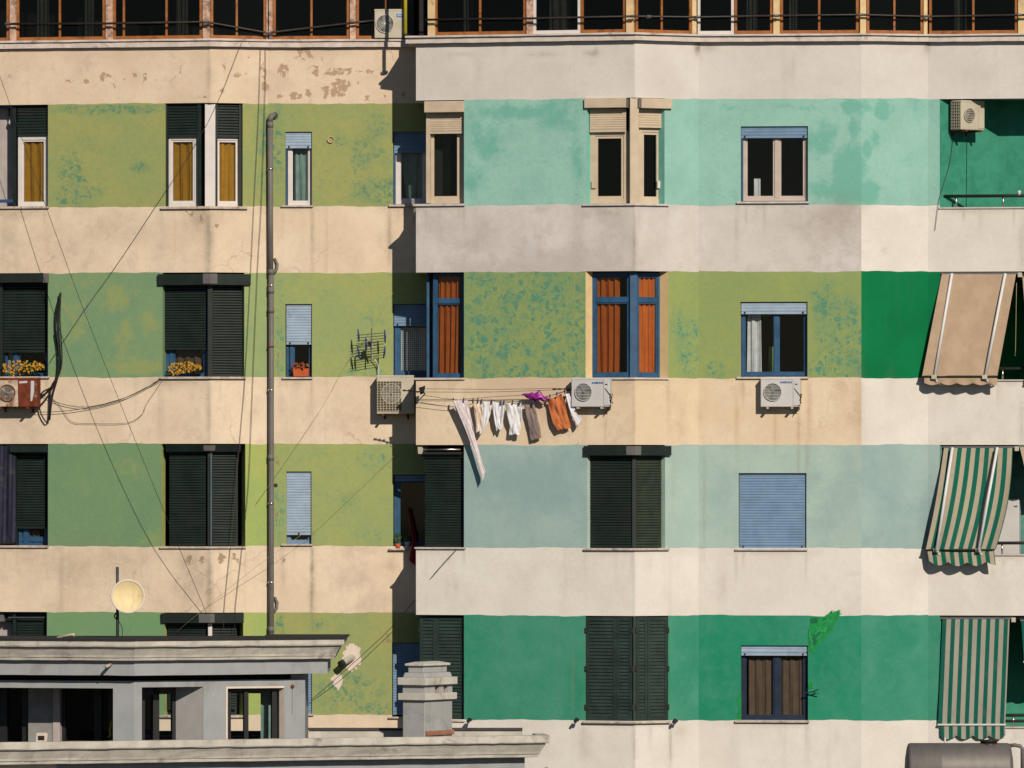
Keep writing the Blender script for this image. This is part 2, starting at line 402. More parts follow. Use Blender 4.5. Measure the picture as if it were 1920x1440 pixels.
# wear list in photo rows/columns: kind, px, py, rx, ry, strength  (r dirt, g peel, b patch, a repaint)
WEAR = []
def wear(k, *rows): WEAR.extend((k, *r) for r in rows)
wear('g', (20,145,14,8,.75),(50,142,6,5,.6),(82,143,5,4,.6),(130,153,14,6,.85),(160,153,14,7,.9),(193,144,8,13,1.),(205,142,6,9,.9),(214,158,8,10,.8),(232,147,6,6,.7),
 (252,142,6,8,.8),(272,146,6,14,.9),(292,150,5,5,.7),(308,146,6,8,.8),(316,155,5,6,.7),(338,137,4,6,.7),(220,186,8,8,.85),(155,175,14,4,.7),(310,183,16,4,.75),(345,186,12,4,.7),(370,184,14,5,.7),(388,184,6,7,.8),
 (420,130,6,14,.9),(446,141,10,8,.95),(415,172,8,12,.85),(428,160,5,12,.7),(450,105,8,12,.6),(470,108,8,8,.7),(465,140,9,6,.7),(385,140,5,8,.8),
 (494,135,10,22,.8),(497,162,9,12,1.),(502,180,5,14,.8),
 (530,131,12,16,1.15),(572,100,20,16,.85),(585,128,10,8,.95),(592,135,8,16,1.),(620,136,14,9,1.1),(638,135,8,10,1.),(655,133,8,10,1.),(672,133,8,6,.95),(690,134,14,6,.95),
 (552,180,18,9,1.05),(578,176,8,12,.95),(610,172,8,16,1.),(640,160,22,18,.95),(632,175,20,12,1.05),(525,180,9,7,.9),(672,160,6,10,.8),(690,182,10,7,.8),(605,108,10,8,.7),(722,135,6,7,.9),(690,190,22,4,.7),(560,110,18,10,.7),(722,180,5,6,.9),
 (755,178,6,10,.9),(766,180,6,4,.8),(750,138,5,8,.8),
 (358,400,18,8,.85),(378,412,6,14,.9),(408,425,6,8,.8),(30,404,8,8,.6),(392,430,6,10,.6),
 (355,1050,9,12,1.05),(380,1050,7,10,.9),(373,1060,5,8,.8),(415,1047,10,12,1.05),(440,1044,6,10,.95),(447,1052,4,8,.8),(361,822,4,8,.7),(380,801,6,4,.6),
 (520,860,5,24,.85),(518,900,4,30,.6),(519,965,5,10,.8),(532,1052,6,8,.8),(517,1040,6,20,.5),(519,680,6,30,.7),(518,600,5,14,.6),
 (735,560,4,10,.9),(731,880,4,8,.9),(727,1198,4,14,1.1),(733,1205,4,6,.9))
wear('r', (30,400,50,14,.4),(90,440,8,50,.25),(380,400,26,30,.55),(392,440,8,60,.75),(300,440,14,60,.22),(300,465,10,6,.5),(10,450,20,60,.25),(120,450,60,40,.2),(215,430,80,30,.25),
 (360,1060,30,40,.5),(393,1090,6,60,.8),(130,1060,110,40,.25),(210,1065,60,40,.2),(60,1060,30,50,.25),(30,1030,40,8,.4),
 (392,770,5,60,.45),(300,760,4,60,.3),(330,715,60,10,.4),(20,790,40,30,.3),(60,790,10,40,.3),
 (392,140,5,40,.4),(180,100,190,12,.15),(600,95,100,10,.2),
 (586,440,3,60,.55),(730,440,4,50,.6),(586,1080,3,70,.9),(584,1120,3,30,.9),(735,1060,10,10,.4),(584,770,4,50,.3),(530,1060,4,40,.4),
 (1190,450,4,60,.5),(1083,440,12,60,.3),(1140,400,40,10,.3),(900,440,60,40,.15),(1545,430,50,40,.3),(1580,400,30,30,.35),(1480,440,60,50,.12),
 (1517,760,4,60,.55),(1497,800,3,40,.5),(1454,800,3,40,.4),(1382,780,3,60,.45),(1189,790,3,50,.35),(1278,790,10,50,.18),(1097,790,3,50,.3),(1135,800,3,30,.35),(1255,780,3,40,.3),
 (1612,770,8,60,.3),(1382,430,2.5,50,.4),(1516,430,3,40,.2),(1095,1390,12,30,.3),(1257,1395,3,40,.5),(1275,1370,12,16,.25),(1189,1390,3,50,.4),(1380,1400,10,40,.12),(1515,1390,4,40,.2),
 (1308,88,5,14,.9),(1330,90,14,6,.4),(1738,82,6,16,.7),(1190,300,3,100,.1),(1015,102,26,4,.35),(1110,100,12,5,.6),(1117,96,4,6,.6),(860,102,30,3,.3),(1600,1076,14,2,.4),
 (1320,940,2,80,.3),(1262,900,4,60,.2),(1497,860,2,30,.4),(1513,860,3,40,.3),(1308,250,3,60,.1),(1075,1280,2,60,.35),(1190,1090,3,60,.18),(1150,420,30,30,.2),
 (980,705,3,4,.5),(1916,450,6,60,.3),(1916,800,5,60,.3),(1750,980,20,90,.14),(1790,520,3,40,.0))
wear('b', (140,330,40,50,.45),(170,270,30,30,.3),(200,205,110,8,.7),(130,370,30,20,.6),(265,315,20,12,.5),(170,360,30,16,.45),(320,230,1,1,0),(495,260,20,60,.35),(495,340,20,40,.3),
 (690,290,40,40,.4),(640,265,10,12,.5),(700,360,50,30,.45),(520,290,16,90,.45),(650,340,40,30,.3),(700,240,30,40,.35),
 (610,555,30,16,.35),(550,540,30,20,.2),(700,600,30,30,.35),(690,700,40,10,.6),(525,620,8,90,.7),(580,640,20,30,.2),
 (270,690,40,10,.6),(200,560,30,30,.3),(150,600,20,60,.2),(280,600,20,20,.3),(230,640,20,30,.25),
 (700,862,30,16,.5),(640,950,60,30,.25),(690,1000,40,30,.35),(525,960,12,60,.6),(560,900,20,30,.2),(220,880,50,30,.2),(215,990,20,20,.3),(290,1010,20,20,.4),
 (650,1290,60,30,.55),(700,1330,40,16,.5),(620,1320,30,20,.5),(600,1170,30,16,.35),(525,1180,8,30,.7),(700,1180,30,20,.2),
 (900,290,40,40,.3),(890,340,30,30,.35),(1060,220,60,30,.35),(960,210,90,14,.4),(900,200,20,30,.3),(1080,330,14,50,.3),
 (1590,330,30,50,.75),(1540,270,30,30,.4),(1600,200,40,14,.3),(1580,355,50,16,.5),(1470,200,60,12,.25),(1660,205,30,10,.2),(1625,280,10,20,.7),(1625,360,20,20,.8),(1655,210,12,20,.5),(1640,260,10,20,.4),(1600,240,10,20,.4),
 (985,640,150,110,1.),(1050,560,70,60,.9),(900,560,60,50,.6),(1290,650,20,50,.65),(1275,620,16,40,.6),(1580,640,40,70,.8),(1545,570,30,50,.5),(1560,690,50,20,.6),(1340,695,20,14,.6),(930,545,50,30,.2),(1345,620,1,1,0),
 (1000,900,110,40,.5),(1080,860,30,30,.5),(1300,900,1,1,0),(1420,870,1,1,0),(1740,960,14,70,.4),(1560,950,40,80,.3),(1600,900,20,60,.3))
wear('a', (1000,430,100,50,.8),(900,480,80,20,.8),(1560,480,60,30,1.),(1480,470,60,40,.6),(1250,410,50,30,.7),(1320,440,10,60,.7),(1400,430,14,40,.4),(80,440,30,60,.4),
 (620,425,60,30,.5),(700,480,60,30,.4),(680,770,60,50,.4),(450,460,40,60,.5),(450,770,40,60,.4),(450,1080,40,50,.4),(560,1090,40,40,.3))
rw = random.Random(11)
for x0, x1, y in ((0,90,391),(302,465,392),(527,587,388),(729,800,387),(776,871,387),(1092,1255,386),(1381,1517,381),(0,90,709),(299,462,710),(529,586,710),(1098,1255,712),(1381,1516,710),(0,90,1026),(299,462,1028),(527,586,1023),(729,800,1031),(777,872,1029),(1094,1256,1031),(1378,1514,1032),(1092,1258,1355),(1378,1517,1354),(1762,1920,392),(1870,1920,714),(1860,1920,1042)):
    for q in range(6): ry_ = rw.uniform(8,34); wear('r', (rw.choice((x0+2, x1-2, rw.uniform(x0,x1), rw.uniform(x0,x1))), y+ry_*.6, rw.uniform(1.2,3), ry_, rw.uniform(.12,.42)))
    wear('r', ((x0+x1)/2, y+3, (x1-x0)/2, 5, .28))
for q in range(46): wear('r', (rw.uniform(0,1900), rw.choice((88,90,130,420,470,730,780,1050,1100,1380)), rw.uniform(1.2,9), rw.uniform(4,34), rw.uniform(.08,.26)))
def wear_attr(me, co):
    t = 1+co[:,1]/D
    px = co[:,0]/t*100+960; py = HZ-co[:,2]/t*100
    out = np.zeros((len(co), 4), np.float32); ch = dict(r=0, g=1, b=2, a=3)
    for k, x, y, rx, ry, s in WEAR:
        d = ((px-x)/rx)**2+((py-y)/ry)**2
        v = s*np.exp(-d*.8) if k != 'g' else s*np.clip(1.25-.75*d, 0, 1)
        i = ch[k]; out[:,i] = np.maximum(out[:,i], np.minimum(1, v*{'b': 1.3, 'r': 1.3}.get(k, 1)))
    a = me.color_attributes.new('wear', 'FLOAT_COLOR', 'POINT'); a.data.foreach_set('color', out.ravel())

def wobble(x, seed):
    return (np.sin(x*1.7+seed*3.1)+.7*np.sin(x*4.3+seed*1.7)+.5*np.sin(x*9.1+seed*5.3)+.35*np.sin(x*21+seed))*.008
def wall(name, f, lv, mats, holes, u0=0., u1=None, zbot=-14., depth=.28, step=.05, rev=None):
    """wall sheet of one facet; holes are (px0,px1,py0,py1,opts)"""
    u1 = f.len if u1 is None else u1
    hs = []
    for h in holes:
        ua, za = f.uz(h[0], h[2]); ub, zb_ = f.uz(h[1], h[3]); _, zb_ = f.uz(h[0], h[3])
        za = min(lv, key=lambda v: abs(v-za)) if min(abs(v-za) for v in lv) < .06 else za
        zb_ = min(lv, key=lambda v: abs(v-zb_)) if min(abs(v-zb_) for v in lv) < .04 else zb_
        ua = max(u0, ua); ub = min(u1, ub)
        if ua < u0+.05: ua = u0
        if ub > u1-.05: ub = u1
        hs.append((ua, ub, zb_, za, h[4] if len(h) > 4 else {}))
    us = {u0, u1}; zs = {lv[0], zbot, -6.6}
    for a, b, c, d, o in hs: us |= {a, b}; zs |= {c, d}
    zs |= {v for v in lv}
    def fill(vals, lo, hi):
        vals = sorted(vals); out = []
        vals2 = [vals[0]]
        for v in vals[1:]:
            if v-vals2[-1] > 1e-4: vals2.append(v)
        for a, b in zip(vals2, vals2[1:]):
            n = 1 if b <= -6.5 else max(1, int(round((b-a)/step)))
            out += [a+(b-a)*i/n for i in range(n)]
        return np.array(out+[vals2[-1]])
    US = fill(us, u0, u1); ZS = fill(zs, zbot, lv[0])
    nu, nz = len(US), len(ZS)
    UU, ZZ = np.meshgrid(US, ZS)
    # uneven hand-painted edges
    taper = np.ones_like(US)
    for a, b, c, d, o in hs: taper = np.minimum(taper, np.clip(np.maximum(a-.02-US, US-b-.02)/.12, 0, 1))
    ZW = ZZ.copy()
    for i, l in enumerate(lv[1:]):
        r = np.argmin(abs(ZS-l))
        ZW[r] += wobble(US+f.p.x, i+f.p.x % 3)*taper
    X = f.p.x+f.u.x*UU; Y = f.p.y+f.u.y*UU
    co = np.stack([X, Y, ZW], -1).reshape(-1, 3)
    faces = []; mi = []
    zc = (ZS[1:]+ZS[:-1])/2; uc = (US[1:]+US[:-1])/2
    hole = np.zeros((nz-1, nu-1), bool)
    for a, b, c, d, o in hs: hole |= ((zc[:,None] > c) & (zc[:,None] < d) & (uc[None,:] > a) & (uc[None,:] < b))
    for j in range(nz-1):
        row = sum(1 for l in lv[1:] if zc[j] < l)
        for i in range(nu-1):
            if not hole[j, i]:
                k = j*nu+i; faces.append((k, k+1, k+1+nu, k+nu)); mi.append(row)
    mats = list(mats); base = len(co); extra = []
    for a, b, c, d, o in hs:
        dp = o.get('depth', depth); sp = o.get('splay', 0.)
        row = sum(1 for l in lv[1:] if (c+d)/2 < l)
        m = o.get('rev'); ri = row
        if m is not None:
            if m not in mats: mats.append(m)
            ri = mats.index(m)
        def q(pts):
            o2 = base+len(extra); extra.extend(tuple(f.pt(*p_)) for p_ in pts)
            faces.append((o2, o2+1, o2+2, o2+3)); mi.append(ri)
        la = a > u0+1e-4; rb = b < u1-1e-4
        sa = sp if la else 0; sb = sp if rb else 0
        if la: q([(a,0,c),(a,0,d),(a+sa,-dp,d),(a+sa,-dp,c)])
        if rb: q([(b,0,d),(b,0,c),(b-sb,-dp,c),(b-sb,-dp,d)])
        q([(a,0,d),(b,0,d),(b-sb,-dp,d),(a+sa,-dp,d)]); q([(b,0,c),(a,0,c),(a+sa,-dp,c),(b-sb,-dp,c)])
    if extra: co = np.vstack([co, np.array(extra)])
    o0 = ORG[BLD.name]
    me = bpy.data.meshes.new(name)
    me.from_pydata((co-np.array(o0)).tolist(), [], faces)
    for m in mats: me.materials.append(m)
    me.polygons.foreach_set('material_index', mi); me.update()
    wear_attr(me, co)
    ob = bpy.data.objects.new(name, me); COL.objects.link(ob); ob.parent = BLD; ORG[ob.name] = o0.copy()
    return ob
cr = m_cream
ml0 = [m_cream0, m_g1l, cr, m_g2l, cr, m_g3l, cr, m_g4l, cr]
ml2 = [m_cream0, m_g1l, cr, m_g2m, cr, m_g2m, cr, m_g1l, cr]
mA = [m_white0, m_b1, m_white1, m_b2, m_peach, m_b3, m_white3, m_b4, m_white3]
m_b4c = wall_mat('paint_emerald_fresh', C0(36,128,92), C0(26,120,84), C0(70,136,106), 1.1, .54, .14, bias=.4, streak=.06)
m_b3c = wall_mat('paint_pale_teal', C0(170,181,162), C0(160,172,156), C0(142,160,148), 1.1, .6, .12, bias=.3, streak=.08)
mB = mA[:5]+[m_b3c]+mA[6:]; mC = mB[:7]+[m_b4c]+mB[8:]
mG = [m_white0, m_b1, m_white3, m_b2s, m_white3, m_b3, m_white3, m_b4, m_white3]
ry = dict(rev=m_rev_y)
ED = dict(depth=1.0)
wall('wall', L0, LVL, ml0, [(-160,90,193,387,ED),(-160,90,511,707,ED),(-160,90,832,1024,ED),(-160,88,1148,1341,ED),
  (310,400,193,388),(305,400,511,707),(303,400,832,1025,ry),(308,400,1148,1341,ry)])
m_g2y = wall_mat('paint_lime_sage', C0(150,156,100), C0(138,150,98), C0(112,140,96), 2.6, .62, .1, bias=.4, streak=.05, mott=.1)
m_g3y = wall_mat('paint_lime', C0(162,164,88), C0(148,160,90), C0(118,146,98), 2.4, .64, .1, bias=.4, streak=.05, mott=.1)
wall('wall', L1, LVL, [m_cream0, m_g1l, cr, m_g2y, cr, m_g3y, cr, m_g3y, cr], [(390,455,193,388),(390,458,511,707),(390,460,832,1025,ry),(390,456,1148,1341,ry)])
nr = dict(depth=.16)
wall('wall', L2, LVL, ml2, [(535,585,247,386,nr),(535,585,570,708,nr),(537,584,884,1020,nr),(535,585,1205,1339,nr),
  (737,812,247,384,nr),(737,812,570,708,dict(depth=.16, rev=M['pvc'])),(737,812,890,1028,nr),(735,812,1205,1345,nr)])
rc = dict(rev=m_rev_c, depth=.2, splay=.09); rt = dict(rev=m_rev_t, depth=.2, splay=.03)
r3 = dict(rev=plain('reveal_pale_teal', C(190,205,180), .9, .08), depth=.2, splay=.05)
wall('wall', FA, LVB, mA, [(780,870,190,383),(1100,1200,183,383,rt),(780,870,509,709),(1098,1200,508,708,rc),(780,870,836,1027),(1101,1200,834,1028,r3),(780,870,1155,1350),(1098,1200,1155,1352,dict(depth=.12))])
wall('wall', FB, LVB, mB, [(1180,1246,183,383,rt),(1180,1253,508,708,rc),(1180,1247,834,1028,r3),(1180,1253,1155,1352,dict(depth=.12))])
c2 = dict(depth=.16, rev=plain('reveal_pale_yellow', C(226,212,150), .9, .1))
wall('wall', FC, LVB, mC, [(1389,1515,237,379,nr),(1388,1514,566,707,c2),(1385,1512,887,1029,nr),(1389,1515,1210,1351,nr)])
wall('wall', FG, LVB, mG, [])
LG = dict(depth=.01)
wall('wall', FH, LVB, mG, [(1762,2060,184,390,LG),(1762,2060,509,713,LG),(1762,2060,836,1040,LG),(1762,2060,1159,1363,LG)])

# side of the projecting bay: parapet bands flush, window rows set back with glazing of their own
side = Frame((FA.p.x, 2.45), (FA.p.x, FA.p.y))      # runs towards the camera, outward normal to the left
side_n = Frame((FA.p.x+.2, 2.45), (FA.p.x+.2, FA.p.y+.22))
mb = MB()
ends = [(LVB[0]-.0, LVB[1]), (LVB[2], LVB[3]), (LVB[4], LVB[5]), (LVB[6], LVB[7]), (LVB[8], -14)]
for i, (a, b) in enumerate(ends):
    mb.quad(side.pt(0,0,b), side.pt(side.len,0,b), side.pt(side.len,0,a), side.pt(0,0,a), (0,1,2,3,3)[i])
    for z in (a, b):
        if -13 < z < LVB[0]-.01: mb.add([side.pt(0,0,z), side.pt(side.len,0,z), FA.pt(1.0,0,z), FA.pt(1.0,-1.2,z)], [(0,1,2,3)], (0,1,2,3,3)[i])
mb.build('side_wall', [m_white0, m_white1, m_peach, m_white3], BLD)

e1 = FH.pt(FH.len, 0, 0); e0 = L0.pt(0, 0, 0)
for xe, ye in ((e1.x, e1.y), (e0.x-.2, e0.y)):
    mb = MB(); mb.box(Frame((xe, ye), (xe+.2, ye)), 0, .2, -(9-ye), 0, -14, LVB[0]); mb.build('end_wall', m_cream, BLD)
mb = MB(); mb.box(Frame((e0.x, 9), (e1.x, 9)), 0, e1.x-e0.x, -.2, 0, -14, LVB[0]+2.2); mb.build('rear_wall', m_cream, BLD)
# dim rooms behind the openings
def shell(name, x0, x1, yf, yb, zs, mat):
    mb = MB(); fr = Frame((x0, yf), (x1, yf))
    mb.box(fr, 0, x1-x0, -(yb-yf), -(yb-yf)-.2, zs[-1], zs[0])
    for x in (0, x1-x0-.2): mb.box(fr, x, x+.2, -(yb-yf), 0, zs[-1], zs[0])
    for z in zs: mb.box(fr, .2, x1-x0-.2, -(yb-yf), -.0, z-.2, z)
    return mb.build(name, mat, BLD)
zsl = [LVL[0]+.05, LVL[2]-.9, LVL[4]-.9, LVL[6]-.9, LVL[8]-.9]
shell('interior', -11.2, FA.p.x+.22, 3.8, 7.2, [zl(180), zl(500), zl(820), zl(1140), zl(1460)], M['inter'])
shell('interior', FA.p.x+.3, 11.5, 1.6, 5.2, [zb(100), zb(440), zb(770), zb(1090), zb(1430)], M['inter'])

# ------------------------------------------------------------------ cornices and the glazed top floor
cp = [(-11.5, 3.52), tuple(L0.pt(L0.len,0,0).xy), tuple(L1.pt(L1.len,0,0).xy), (P(768,0,2.45).x, 2.45)]
za, zc_ = zl(73.5), zl(88)
mb = MB(); mb.sweep(cp, [(-.35,zc_),(.10,zc_),(.10,zl(77.5)),(.14,zl(77)),(.14,za),(-.35,za)], jit=.005)
mb.build('cornice', M['cornice'], BLD)
bp = [(FA.pt(-.17,0,0).x, FA.pt(-.17,0,0).y)]+[tuple(f.pt(f.len,0,0).xy) for f in (FA, FB, FC, FG, FH)]
zt, zm = zb(61.5), zb(75.5)
mb = MB(); mb.sweep(bp, [(-.4,zm),(.12,zm),(.12,zb(65.3)),(.17,zb(64.8)),(.17,zt),(-.4,zt)], jit=.005)
mb.box(Frame((bp[0][0]+.02, 2.5), (bp[0][0]+.02, bp[0][1]+.1)), 0, 1.2, -.5, 0, zm, zt)
mb.build('cornice', M['cornice_w'], BLD)
def glaze(f, items, ztop, zbot, w, px_top=-120):
    """a run of top-floor glazing: items ('post',px0,px1,mat) or ('win',[px stiles],mat)"""
    for it in items:
        if it[0] == 'post':
            mb = MB(); u0, _ = f.uz(it[1], 40, w+.04); u1, _ = f.uz(it[2], 40, w+.04)
            mb.box(f, u0, u1, w-.12, w+.04, zbot, ztop); mb.build('balcony_post', it[3], BLD)
        else:
            st = [f.uz(p, 40, w)[0] for p in it[1]]; mb = MB(); t = .045
            for i, u in enumerate(st):
                h = .04 if 0 < i < len(st)-1 else .05
                a = u if i == 0 else (u-h if i == len(st)-1 else u-h/2)
                mb.box(f, a, a+h, w-.06, w, zbot, ztop)
            mb.box(f, st[0]+.05, st[-1]-.05, w-.055, w-.003, zbot, zbot+.075); mb.box(f, st[0]+.05, st[-1]-.05, w-.055, w-.003, ztop-.07, ztop)
            fo = mb.build('window', it[2], BLD)
            for a, b in zip(st, st[1:]):
                pb = MB(); pb.quad(f.pt(a+.02,w-.03,zbot+.05), f.pt(b-.02,w-.03,zbot+.05), f.pt(b-.02,w-.03,ztop-.05), f.pt(a+.02,w-.03,ztop-.05)); pb.build('pane', M['glass_d'], fo)
BR, PO, PP, WF = M['brown'], M['post'], M['postp'], M['pvc']
zt_top = zb(-150)
glaze(L0, [('post',-120,-105,PP),('win',[-104,-60,17],BR),('post',18,30,PP),('win',[31,112,197],BR),('post',198,211,PP),('win',[212,232,312,379],BR),('post',380,393,PP)], zt_top, za-.002, -.03)
glaze(L1, [('win',[395,444,499],BR),('post',499.5,502,PP)], zt_top, za-.002, -.03)
glaze(L2, [('post',504,511,PP),('win',[512,584,655],BR),('post',656,667,PP),('win',[668,722,756],BR),('post',762,775,M['dark'])], zt_top, za-.002, -.03)
glaze(FA, [('post',802,815,PO),('win',[815,900,986],BR),('post',987,999,PP),('win',[1000,1088],WF),('win',[1089,1173],BR),('post',1174,1187,PO)], zt_top, zt-.002, -.03)
glaze(FB, [('win',[1192,1241,1297],BR),('post',1298,1306,PO)], zt_top, zt-.002, -.03)
glaze(FC, [('win',[1308,1376],WF),('win',[1377,1449],BR),('post',1450,1462,PO),('win',[1463,1536,1610],BR)], zt_top, zt-.002, -.03)
glaze(FG, [('post',1613,1624,PO),('win',[1625,1677,1731],BR),('post',1732,1739,PO)], zt_top, zt-.002, -.03)
glaze(FH, [('win',[1742,1825,1908],BR),('post',1909,1922,PO),('win',[1923,2080],BR)], zt_top, zt-.002, -.03)
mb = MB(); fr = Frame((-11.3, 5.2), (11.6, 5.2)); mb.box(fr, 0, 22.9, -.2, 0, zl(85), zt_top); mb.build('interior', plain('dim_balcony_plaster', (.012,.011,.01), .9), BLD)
mb = MB(); mb.add([(-11.3,3.1,zt_top+.01),(11.6,-.3,zt_top+.01),(11.6,8,zt_top+.01),(-11.3,8,zt_top+.01),(-11.3,3.1,zt_top+.25),(11.6,-.3,zt_top+.25),(11.6,8,zt_top+.25),(-11.3,8,zt_top+.25)],
   [(3,2,1,0),(4,5,6,7),(0,1,5,4),(1,2,6,5),(2,3,7,6),(3,0,4,7)]); mb.build('roof', M['cornice'], BLD)
mb = MB(); u0, _ = FA.uz(783, 40, -.1); mb.box(FA, u0, u0+.1, -.5, -.2, zt, zt_top); mb.build('balcony_post', M['dark'], BLD)
TOPC = [(L0,70,92,'left'),(L0,160,178,'second'),(L0,330,352,'third'),(FA,870,888,'fourth'),(FA,1030,1070,'fifth'),(FC,1400,1420,'sixth'),(FC,1480,1496,'seventh'),(FH,1790,1812,'eighth')]
# handrail pipes in front of the glazing
rl = MB(); rl.tube([L0.at(a,b,.12) for a,b in ((15,45),(200,44),(386,41))]+[L1.at(502,61.5,.08)]+[L2.at(a,b,.12) for a,b in ((600,50),(660,43),(705,38))], .022, 8)
ro = rl.build('handrail', M['rail'], BLD, smooth=True)
for a, b, f in ((386,42,L0),(503,61,L2),(15,45,L0)):
    c = MB(); c.tube([f.at(a-5,b,.12), f.at(a+5,b,.12)], .032, 8); c.build('clamp', M['steel'], ro)
rl = MB(); rl.tube([FA.at(a,b,.13) for a,b in ((797,37),(990,34.5),(1186,30.5))]+[FB.at(1308,32,.1)]+[FC.at(a,b,.13) for a,b in ((1450,29.5),(1612,27.5))]+[FG.at(1738,31,.1),FH.at(1920,28,.13),FH.at(2000,27,.13)], .021, 8)
ro = rl.build('handrail', M['rail'], BLD, smooth=True)
for a, b, f in ((1186,30.5,FA),(1216,31,FB),(1308,32,FC),(1456,29.5,FC),(1614,27.6,FC),(1738,30.8,FH),(1912,28.2,FH)):
    c = MB(); c.tube([f.at(a-4,b,.13), f.at(a+4,b,.13)], .03, 8); c.build('clamp', M['steel'], ro)

# ------------------------------------------------------------------ window kit
rs = random.Random(21)
def sheet_shutter(mb, f, u0, u1, z0, z1, w, pitch=.06, mi=0, gr=1.):
    n = max(1, int(round((z1-z0)/pitch))); h = (z1-z0)/n
    vs = []; nv = 0
    for i in range(n):
        b = z0+i*h; j = rs.gauss(0, .0016); tl = rs.gauss(0, .0022); q = rs.random() < .06; dz = rs.uniform(-.006, .003) if q else 0
        for t, d in ((0,-.010*gr),(.1,-.001*gr),(.35,.006*gr),(.7,.005*gr),(.92,-.002*gr)):
            z = b+t*h+dz*(0 < t < 1); vs += [f.pt(u0, w+d+j, z-tl*(0 < i)), f.pt((u0+u1)/2, w+d+j+.002, z+rs.gauss(0,.0006)), f.pt(u1, w+d+j, z+tl*(0 < i))]; nv += 1
    vs += [f.pt(u0, w-.009, z1), f.pt((u0+u1)/2, w-.009, z1), f.pt(u1, w-.009, z1)]
    mb.add(vs, [(3*i+k, 3*i+k+1, 3*i+k+4, 3*i+k+3) for i in range(nv) for k in (0, 1)], mi)
def shutter(f, px0, px1, py0, py1, w, mat, parent, pitch=.06, bar=True, plugs=0):
    u0, z1 = f.uz(px0, py0, w); u1, _ = f.uz(px1, py0, w); _, z0 = f.uz(px0, py1, w)
    mb = MB(); sheet_shutter(mb, f, u0, u1, z0+(.05 if bar else 0), z1, w, pitch, gr=.5 if mat in (M['lblue'], M['lblue2'], M['beige']) else 1.)
    if bar: mb.box(f, u0, u1, w-.012, w+.008, z0, z0+.048)
    o = mb.build('roller_shutter', mat, parent)
    if plugs:
        for u in ([u0+.07, u1-.07] if plugs == 2 else [u0+(u1-u0)*.5]):
            c = MB(); c.lathe(f.pt(u, w+.008, z0+.03), Vector((f.n.x, f.n.y, 0)), [(.018,0),(.018,.02),(0.001,.022)], 8); c.build('stop', M['dark'], o)
    return o
def window(f, px0, px1, py0, py1, w, mat, cols=(), rows=(), fw=.05, glass='glass', inner=.03, nopane=False):
    """frame with stiles at cols (px) and transoms at rows (py); one pane in each opening"""
    u0, z1 = f.uz(px0, py0, w); u1, _ = f.uz(px1, py0, w); _, z0 = f.uz(px0, py1, w)
    cu = [f.uz(c, py0, w)[0] for c in cols]; rz = sorted(f.uz(px0, r, w)[1] for r in rows)
    mb = MB(); t = .06
    mb.box(f, u0, u0+fw, w-t, w, z0, z1); mb.box(f, u1-fw, u1, w-t, w, z0, z1)
    mb.box(f, u0+fw, u1-fw, w-t, w-.002, z0, z0+fw); mb.box(f, u0+fw, u1-fw, w-t, w-.002, z1-fw, z1)
    for c in cu: mb.box(f, c-fw*.7, c+fw*.7, w-t, w+.004, z0+fw, z1-fw)
    es = [u0+fw]+[x for c in cu for x in (c-fw*.7, c+fw*.7)]+[u1-fw]
    for r in rz:
        for a, b in zip(es[::2], es[1::2]): mb.box(f, a, b, w-t, w-.004, r-fw*.6, r+fw*.6)
    zs = [z0+fw]+[x for r in rz for x in (r-fw*.6, r+fw*.6)]+[z1-fw]
    cells = [(a, b, c, d) for a, b in zip(es[::2], es[1::2]) for c, d in zip(zs[::2], zs[1::2])]
    if inner:
        for a, b, c, d in cells:
            k = inner
            mb.box(f, a, a+k, w-.05, w-.018, c, d); mb.box(f, b-k, b, w-.05, w-.018, c, d)
            mb.box(f, a+k, b-k, w-.05, w-.019, c, c+k); mb.box(f, a+k, b-k, w-.05, w-.019, d-k, d)
    o = mb.build('window', mat, BLD)
    if not nopane:
        for a, b, c, d in cells:
            pb = MB(); pb.quad(f.pt(a,w-.035,c), f.pt(b,w-.035,c), f.pt(b,w-.035,d), f.pt(a,w-.035,d)); pb.build('pane', M[glass], o)
    return o
def sill(f, px0, px1, py0, py1, w0, w1, parent, mat='sill', end=None):
    mb = MB(); mb.pbox(f, px0, px1, py0, py1, w0, w1); return mb.build('sill', M[mat], parent)
def sill2(fa, fb, pxa, pxb, py0, py1, w0, w1, mat='sill'):
    pts = [fa.pt(fa.uz(pxa,py0,w1)[0],0,0).xy, fa.pt(fa.len,0,0).xy, fb.pt(fb.uz(pxb,py0,w1)[0],0,0).xy]
    _, z1 = fa.uz(pxa, py0, 0); _, z0 = fa.uz(pxa, py1, 0)
    mb = MB(); mb.sweep(pts, [(w0,z0),(w1,z0),(w1,z1),(w0,z1)]); return mb.build('sill', M[mat], BLD)
def cut_post(fa, fb, w, size, py0, py1, mat, name='corner_post', px=None):
    """square post where two set-back window planes meet"""
    c = fa.pt(fa.len,0,0).xy; m = (fa.n+fb.n).normalized(); k = w/max(.3, m.dot(fa.n))
    o = c+m*k; d = Vector((-m.y, m.x)); fr = Frame(o-d*size/2, o+d*size/2)
    t = 1+o.y/D
    mb = MB(); mb.box(fr, 0, size, -size*.7, size*.2, (HZ-py1)/100*t, (HZ-py0)/100*t)
    return mb.build(name, mat, BLD, bevel=.008)
def box_part(f, px0, px1, py0, py1, w0, w1, name, mat, parent=None, bevel=0):
    mb = MB(); mb.pbox(f, px0, px1, py0, py1, w0, w1); return mb.build(name, mat, parent or BLD, bevel=bevel)
